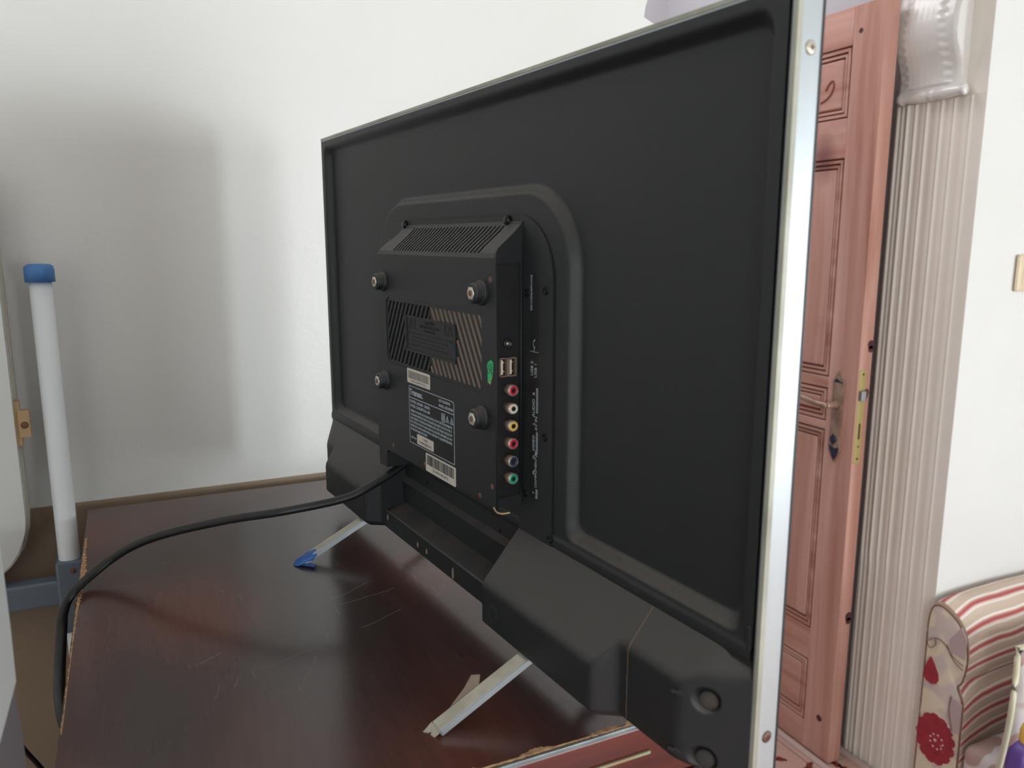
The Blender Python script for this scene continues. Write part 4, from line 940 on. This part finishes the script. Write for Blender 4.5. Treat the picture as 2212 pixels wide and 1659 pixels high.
# near casing at the very left
nc_ = thing('appliance', 'pale grey casing on a darker base at the left edge of the photo', 'appliance', (-.23, .50, 0))
bm = bmesh.new(); prof_ = [(.150, 1.60), (.150, 1.16), (.1500, 1.131), (.146, 1.118), (.140, 1.105), (.134, 1.093), (.120, 1.06), (.10, 1.03), (-.15, 1.03), (-.15, 1.60)]
prism(bm, prof_, lambda p, q, h: (p, h, q), -.16, .0); bmesh.ops.bevel(bm, geom=[e for e in bm.edges if abs(e.verts[0].co.y - e.verts[1].co.y) < 1e-6], offset=.003, segments=2, affect='EDGES'); obj('casing', bm, 'near', nc_)
bm = bmesh.new(); prism(bm, [(.120, 1.14), (.1480, 1.130), (.1500, 1.10), (.1500, .9), (.150, .4), (.15, 0), (-.15, 0), (-.14, 1.05)], lambda p, q, h: (p, h, q), -.14, -.003); obj('base', bm, 'base', nc_)
bm = bmesh.new(); tube(bm, catmull([(-.150, .90, .865), (-.145, .90, .850), (-.132, .90, .824), (-.118, .90, .79), (-.110, .90, .70), (-.108, .90, .30), (-.115, .92, .008), (-.25, 1.0, .006)], 6), .0026, n=8)
tag(obj('thin_cable', bm, 'cable', smooth=True), 'thin dark cable hanging beside the grey base at the lower left', 'cable')

# ================================================================== SOFA right
sf = thing('sofa', 'striped and floral upholstered sofa against the white wall at the lower right', 'sofa', (1.650, 1.105, 0)); sf.scale = (1, 1, .934)
def arm_prof():
    # (y, z) going from the back foot over the top roll to the near foot; y relative to 1.05
    P = [(.055, .0), (.056, .25), (.056, .44), (.057, .52), (.054, .560), (.046, .583), (.028, .592), (.004, .584), (-.020, .568), (-.040, .540), (-.051, .50), (-.052, .455), (-.045, .415), (-.036, .400), (-.040, .385), (-.052, .36), (-.054, .30), (-.056, .15), (-.058, 0)]
    return catmull([(y, 0, z) for y, z in P], 4)
AP = arm_prof(); bm = bmesh.new(); uvl = bm.loops.layers.uv.new('UVMap')
gl = [0.0]
for i in range(1, len(AP)): gl.append(gl[-1] + (AP[i] - AP[i - 1]).length)
xs = [0, .004, .012, .03, .06, .1, .2, .35, .55, .80]
G = []
for x in xs:
    sc_ = 1 - .045 * math.exp(-x / .03)
    drop = .0
    G.append([bm.verts.new((x, p.x * sc_, p.z * (1 - .012 * math.exp(-x / .03)) + .004 * math.sin(x * 9) * (p.z / .6))) for p in AP])
for a in range(len(xs) - 1):
    for i in range(len(AP) - 1):
        f = bm.faces.new((G[a][i], G[a + 1][i], G[a + 1][i + 1], G[a][i + 1])); f.smooth = True
        for lp, (xx, gg) in zip(f.loops, ((a, i), (a + 1, i), (a + 1, i + 1), (a, i + 1))):
            x_ = xs[xx]; z_ = AP[gg].z; pull = .035 * math.exp(-x_ / .06) * (1 if z_ < .42 else .35)
            lp[uvl].uv = (x_, gl[gg] - pull)
bm.faces.new(G[0])
me = bpy.data.meshes.new('arm'); bm.to_mesh(me); bm.free(); me.materials.append(M['stripe']); o = bpy.data.objects.new('arm', me); COL.objects.link(o); o.parent = sf; o['label'] = 'rolled arm in red and cream striped fabric'
# front panel, slightly domed, floral
bm = bmesh.new(); rim = [Vector((-.002, p.x * .94 + .002, p.z * .968)) for p in AP]
n = len(rim)
for s_ in range(n // 2):
    a, b_ = s_, n - 1 - s_
    if a + 1 > b_ - 1: break
    L0, R0, L1, R1 = rim[a], rim[b_], rim[a + 1], rim[b_ - 1]
    q = []
    for A_, B_ in ((L0, R0), (L1, R1)):
        q.append([bm.verts.new((A_.x - .006 * math.sin(PI * t / 6), A_.y + (B_.y - A_.y) * t / 6, A_.z + (B_.z - A_.z) * t / 6)) for t in range(7)])
    for t in range(6): 
        f = bm.faces.new((q[0][t], q[0][t + 1], q[1][t + 1], q[1][t])); f.smooth = True
bmesh.ops.remove_doubles(bm, verts=bm.verts[:], dist=1e-5)
fp_ = obj('arm_front', bm, 'floral', sf, label='floral front of the arm')
bm = bmesh.new(); tube(bm, [(-.002, p.x * .95 + .002, p.z * .970) for p in AP], .0020, n=6); obj('cord', bm, 'cord', sf, smooth=True)
def disc(bm, y, z, r, n=14, h=.0014, x=-.0082, sy=1.0):
    prism(bm, [(y + r * sy * math.cos(2 * PI * k / n), z + r * math.sin(2 * PI * k / n)) for k in range(n)], lambda p, q, hh: (-hh, p, q), -x - .004, -x + h)
bm = bmesh.new()
prism(bm, [(.038, .432), (.026, .418), (.014, .396), (.012, .380), (.018, .368), (.030, .362), (.044, .366), (.050, .376), (.050, .392), (.046, .412)], lambda p, q, h: (-h, p, q), .004, .0092); obj('red_bud', bm, 'fred', fp_); bm = bmesh.new()
cy, cz_ = .006, .222
disc(bm, cy, cz_, .056, 20, sy=.72)
for k in range(13): a = 2 * PI * k / 13; disc(bm, cy + .036 * math.cos(a), cz_ + .054 * math.sin(a), .014, 10, h=.0016 + .00012 * k)
obj('red_flower', bm, 'fred', fp_)
bm = bmesh.new()
for k in range(9): a = 2 * PI * k / 9 + .3; disc(bm, cy - .006 + .017 * math.cos(a), cz_ - .004 + .019 * math.sin(a), .0026, 7, h=.0020)
for k in range(6): a = 2 * PI * k / 6; disc(bm, cy - .030 + .012 * math.cos(a), cz_ - .008 + .016 * math.sin(a), .0018, 6, h=.0020)
disc(bm, cy - .002, cz_ - .002, .004, 8, h=.002); obj('flower_centre', bm, 'fpink', fp_)
bm = bmesh.new()
prism(bm, [(-.045, .52), (-.030, .545), (-.004, .50), (-.006, .47), (-.044, .468)], lambda p, q, h: (-h, p, q), .0055, .0086); prism(bm, [(-.050, .35), (-.020, .356), (-.016, .30), (-.034, .262), (-.051, .275)], lambda p, q, h: (-h, p, q), .0055, .0086)
obj('mauve_leaves', bm, 'fmauve', fp_, kind='stuff')
bm = bmesh.new(); tube(bm, catmull([(-.0092, .050, .470), (-.0092, .030, .488), (-.0092, .008, .486), (-.0092, -.018, .462), (-.0092, -.044, .452)], 5), .0011, n=6); tube(bm, catmull([(-.0092, .050, .470), (-.0092, .042, .456), (-.0092, .028, .470), (-.0092, .030, .486)], 5), .0010, n=6); tube(bm, catmull([(-.0092, -.000, .486), (-.0092, -.018, .455), (-.0092, -.044, .440)], 5), .0010, n=6); tube(bm, catmull([(-.0092, -.024, .36), (-.0092, -.022, .32), (-.0092, -.034, .27)], 4), .0010, n=6)
obj('stems', bm, 'cord', fp_, kind='stuff')
# seat base, seat pad and back
bm = bmesh.new(); bbox(bm, .05, .80, -.90, -.055, .0, .16, r=.02, seg=3); obj('seat_base', bm, 'stripe', sf, smooth=True)
bm = bmesh.new(); bbox(bm, -.01, .78, -.88, -.060, .16, .2525, r=.03, seg=4); obj('seat_cushion', bm, 'floral2', sf, smooth=True)
bm = bmesh.new(); bbox(bm, .62, .84, -.92, .056, .0, .60, r=.05, seg=4); obj('backrest', bm, 'floral2', sf, smooth=True)
bm = bmesh.new()
for x, y in ((.08, -.02), (.08, -.85), (.76, -.02), (.76, -.85)): pass
bm.free()
# cushion with cream piping standing on the seat against the arm
cu = thing('cushion', 'floral cushion with cream piping leaning on the striped sofa arm', 'cushion', (1.83, .935, .236))
bm = bmesh.new(); NX, NZ = 16, 14
def cushpt(i, j, s):
    a, b_ = i / NX, j / NZ; ex = abs(2 * a - 1); ez = abs(2 * b_ - 1); th = .036 * (1 - ex ** 4) * (1 - ez ** 4)
    return ((a - .5) * .42 * (1 - .04 * (1 - ez ** 2)) - .02 * (1 - b_) ** 2, s * th, b_ * .285 + .001 + (0.012 * (ex ** 2) * (1 if b_ > .5 else -0)))
for s in (1, -1):
    g = [[bm.verts.new(cushpt(i, j, s)) for i in range(NX + 1)] for j in range(NZ + 1)]
    for j in range(NZ):
        for i in range(NX): f = bm.faces.new((g[j][i], g[j][i + 1], g[j + 1][i + 1], g[j + 1][i])); f.smooth = True
bmesh.ops.remove_doubles(bm, verts=bm.verts[:], dist=1e-5); obj('cover', bm, 'floral2', cu)
bm = bmesh.new(); loop = [cushpt(0, j, 1) for j in range(NZ + 1)] + [cushpt(i, NZ, 1) for i in range(1, NX + 1)] + [cushpt(NX, j, 1) for j in range(NZ - 1, -1, -1)]
tube(bm, [(p[0], 0, max(p[2], .006)) for p in loop], .0062, n=8); obj('piping', bm, 'piping', cu, smooth=True, label='cream piping')
# purple bottle with yellow cap on the seat
bt = thing('spray_bottle', 'purple bottle with a yellow cap on the sofa seat before the cushion', 'bottle', (1.556, .855, .2355))
bm = bmesh.new(); A = rrect(-.044, .044, -.022, .022, .014, 5)
levels = [(0, .9), (.01, 1), (.11, 1.0), (.135, .90), (.150, .55)]
rings = [[bm.verts.new((p * s_, q * s_, z)) for p, q in A] for z, s_ in levels]
for i in range(len(rings) - 1):
    for k in range(len(A)): f = bm.faces.new((rings[i][k], rings[i][(k + 1) % len(A)], rings[i + 1][(k + 1) % len(A)], rings[i + 1][k])); f.smooth = True
bm.faces.new(rings[0]); bm.faces.new(rings[-1]); obj('body', bm, 'purple', bt)
bm = bmesh.new(); lathe(bm, (-.002, 0, .128), (0, 0, 1), [(.015, 0), (.0165, .02), (.0165, .045), (.013, .058), (.006, .063), (0, .064)], n=24); cp_ = obj('cap', bm, 'pcap', bt, label='glossy yellow cap')
bm = bmesh.new()
for k in range(4): box(bm, -.010 + k * .003, -.0085 + k * .003, -.0172, -.0160, .142 + k * .001, .152 - k * .001)
obj('cap_mark', bm, 'navy', cp_)
bm = bmesh.new(); box(bm, -.030, -.012, -.0224, -.0218, .098, .106); obj('label_mark', bm, 'fpink', bt)
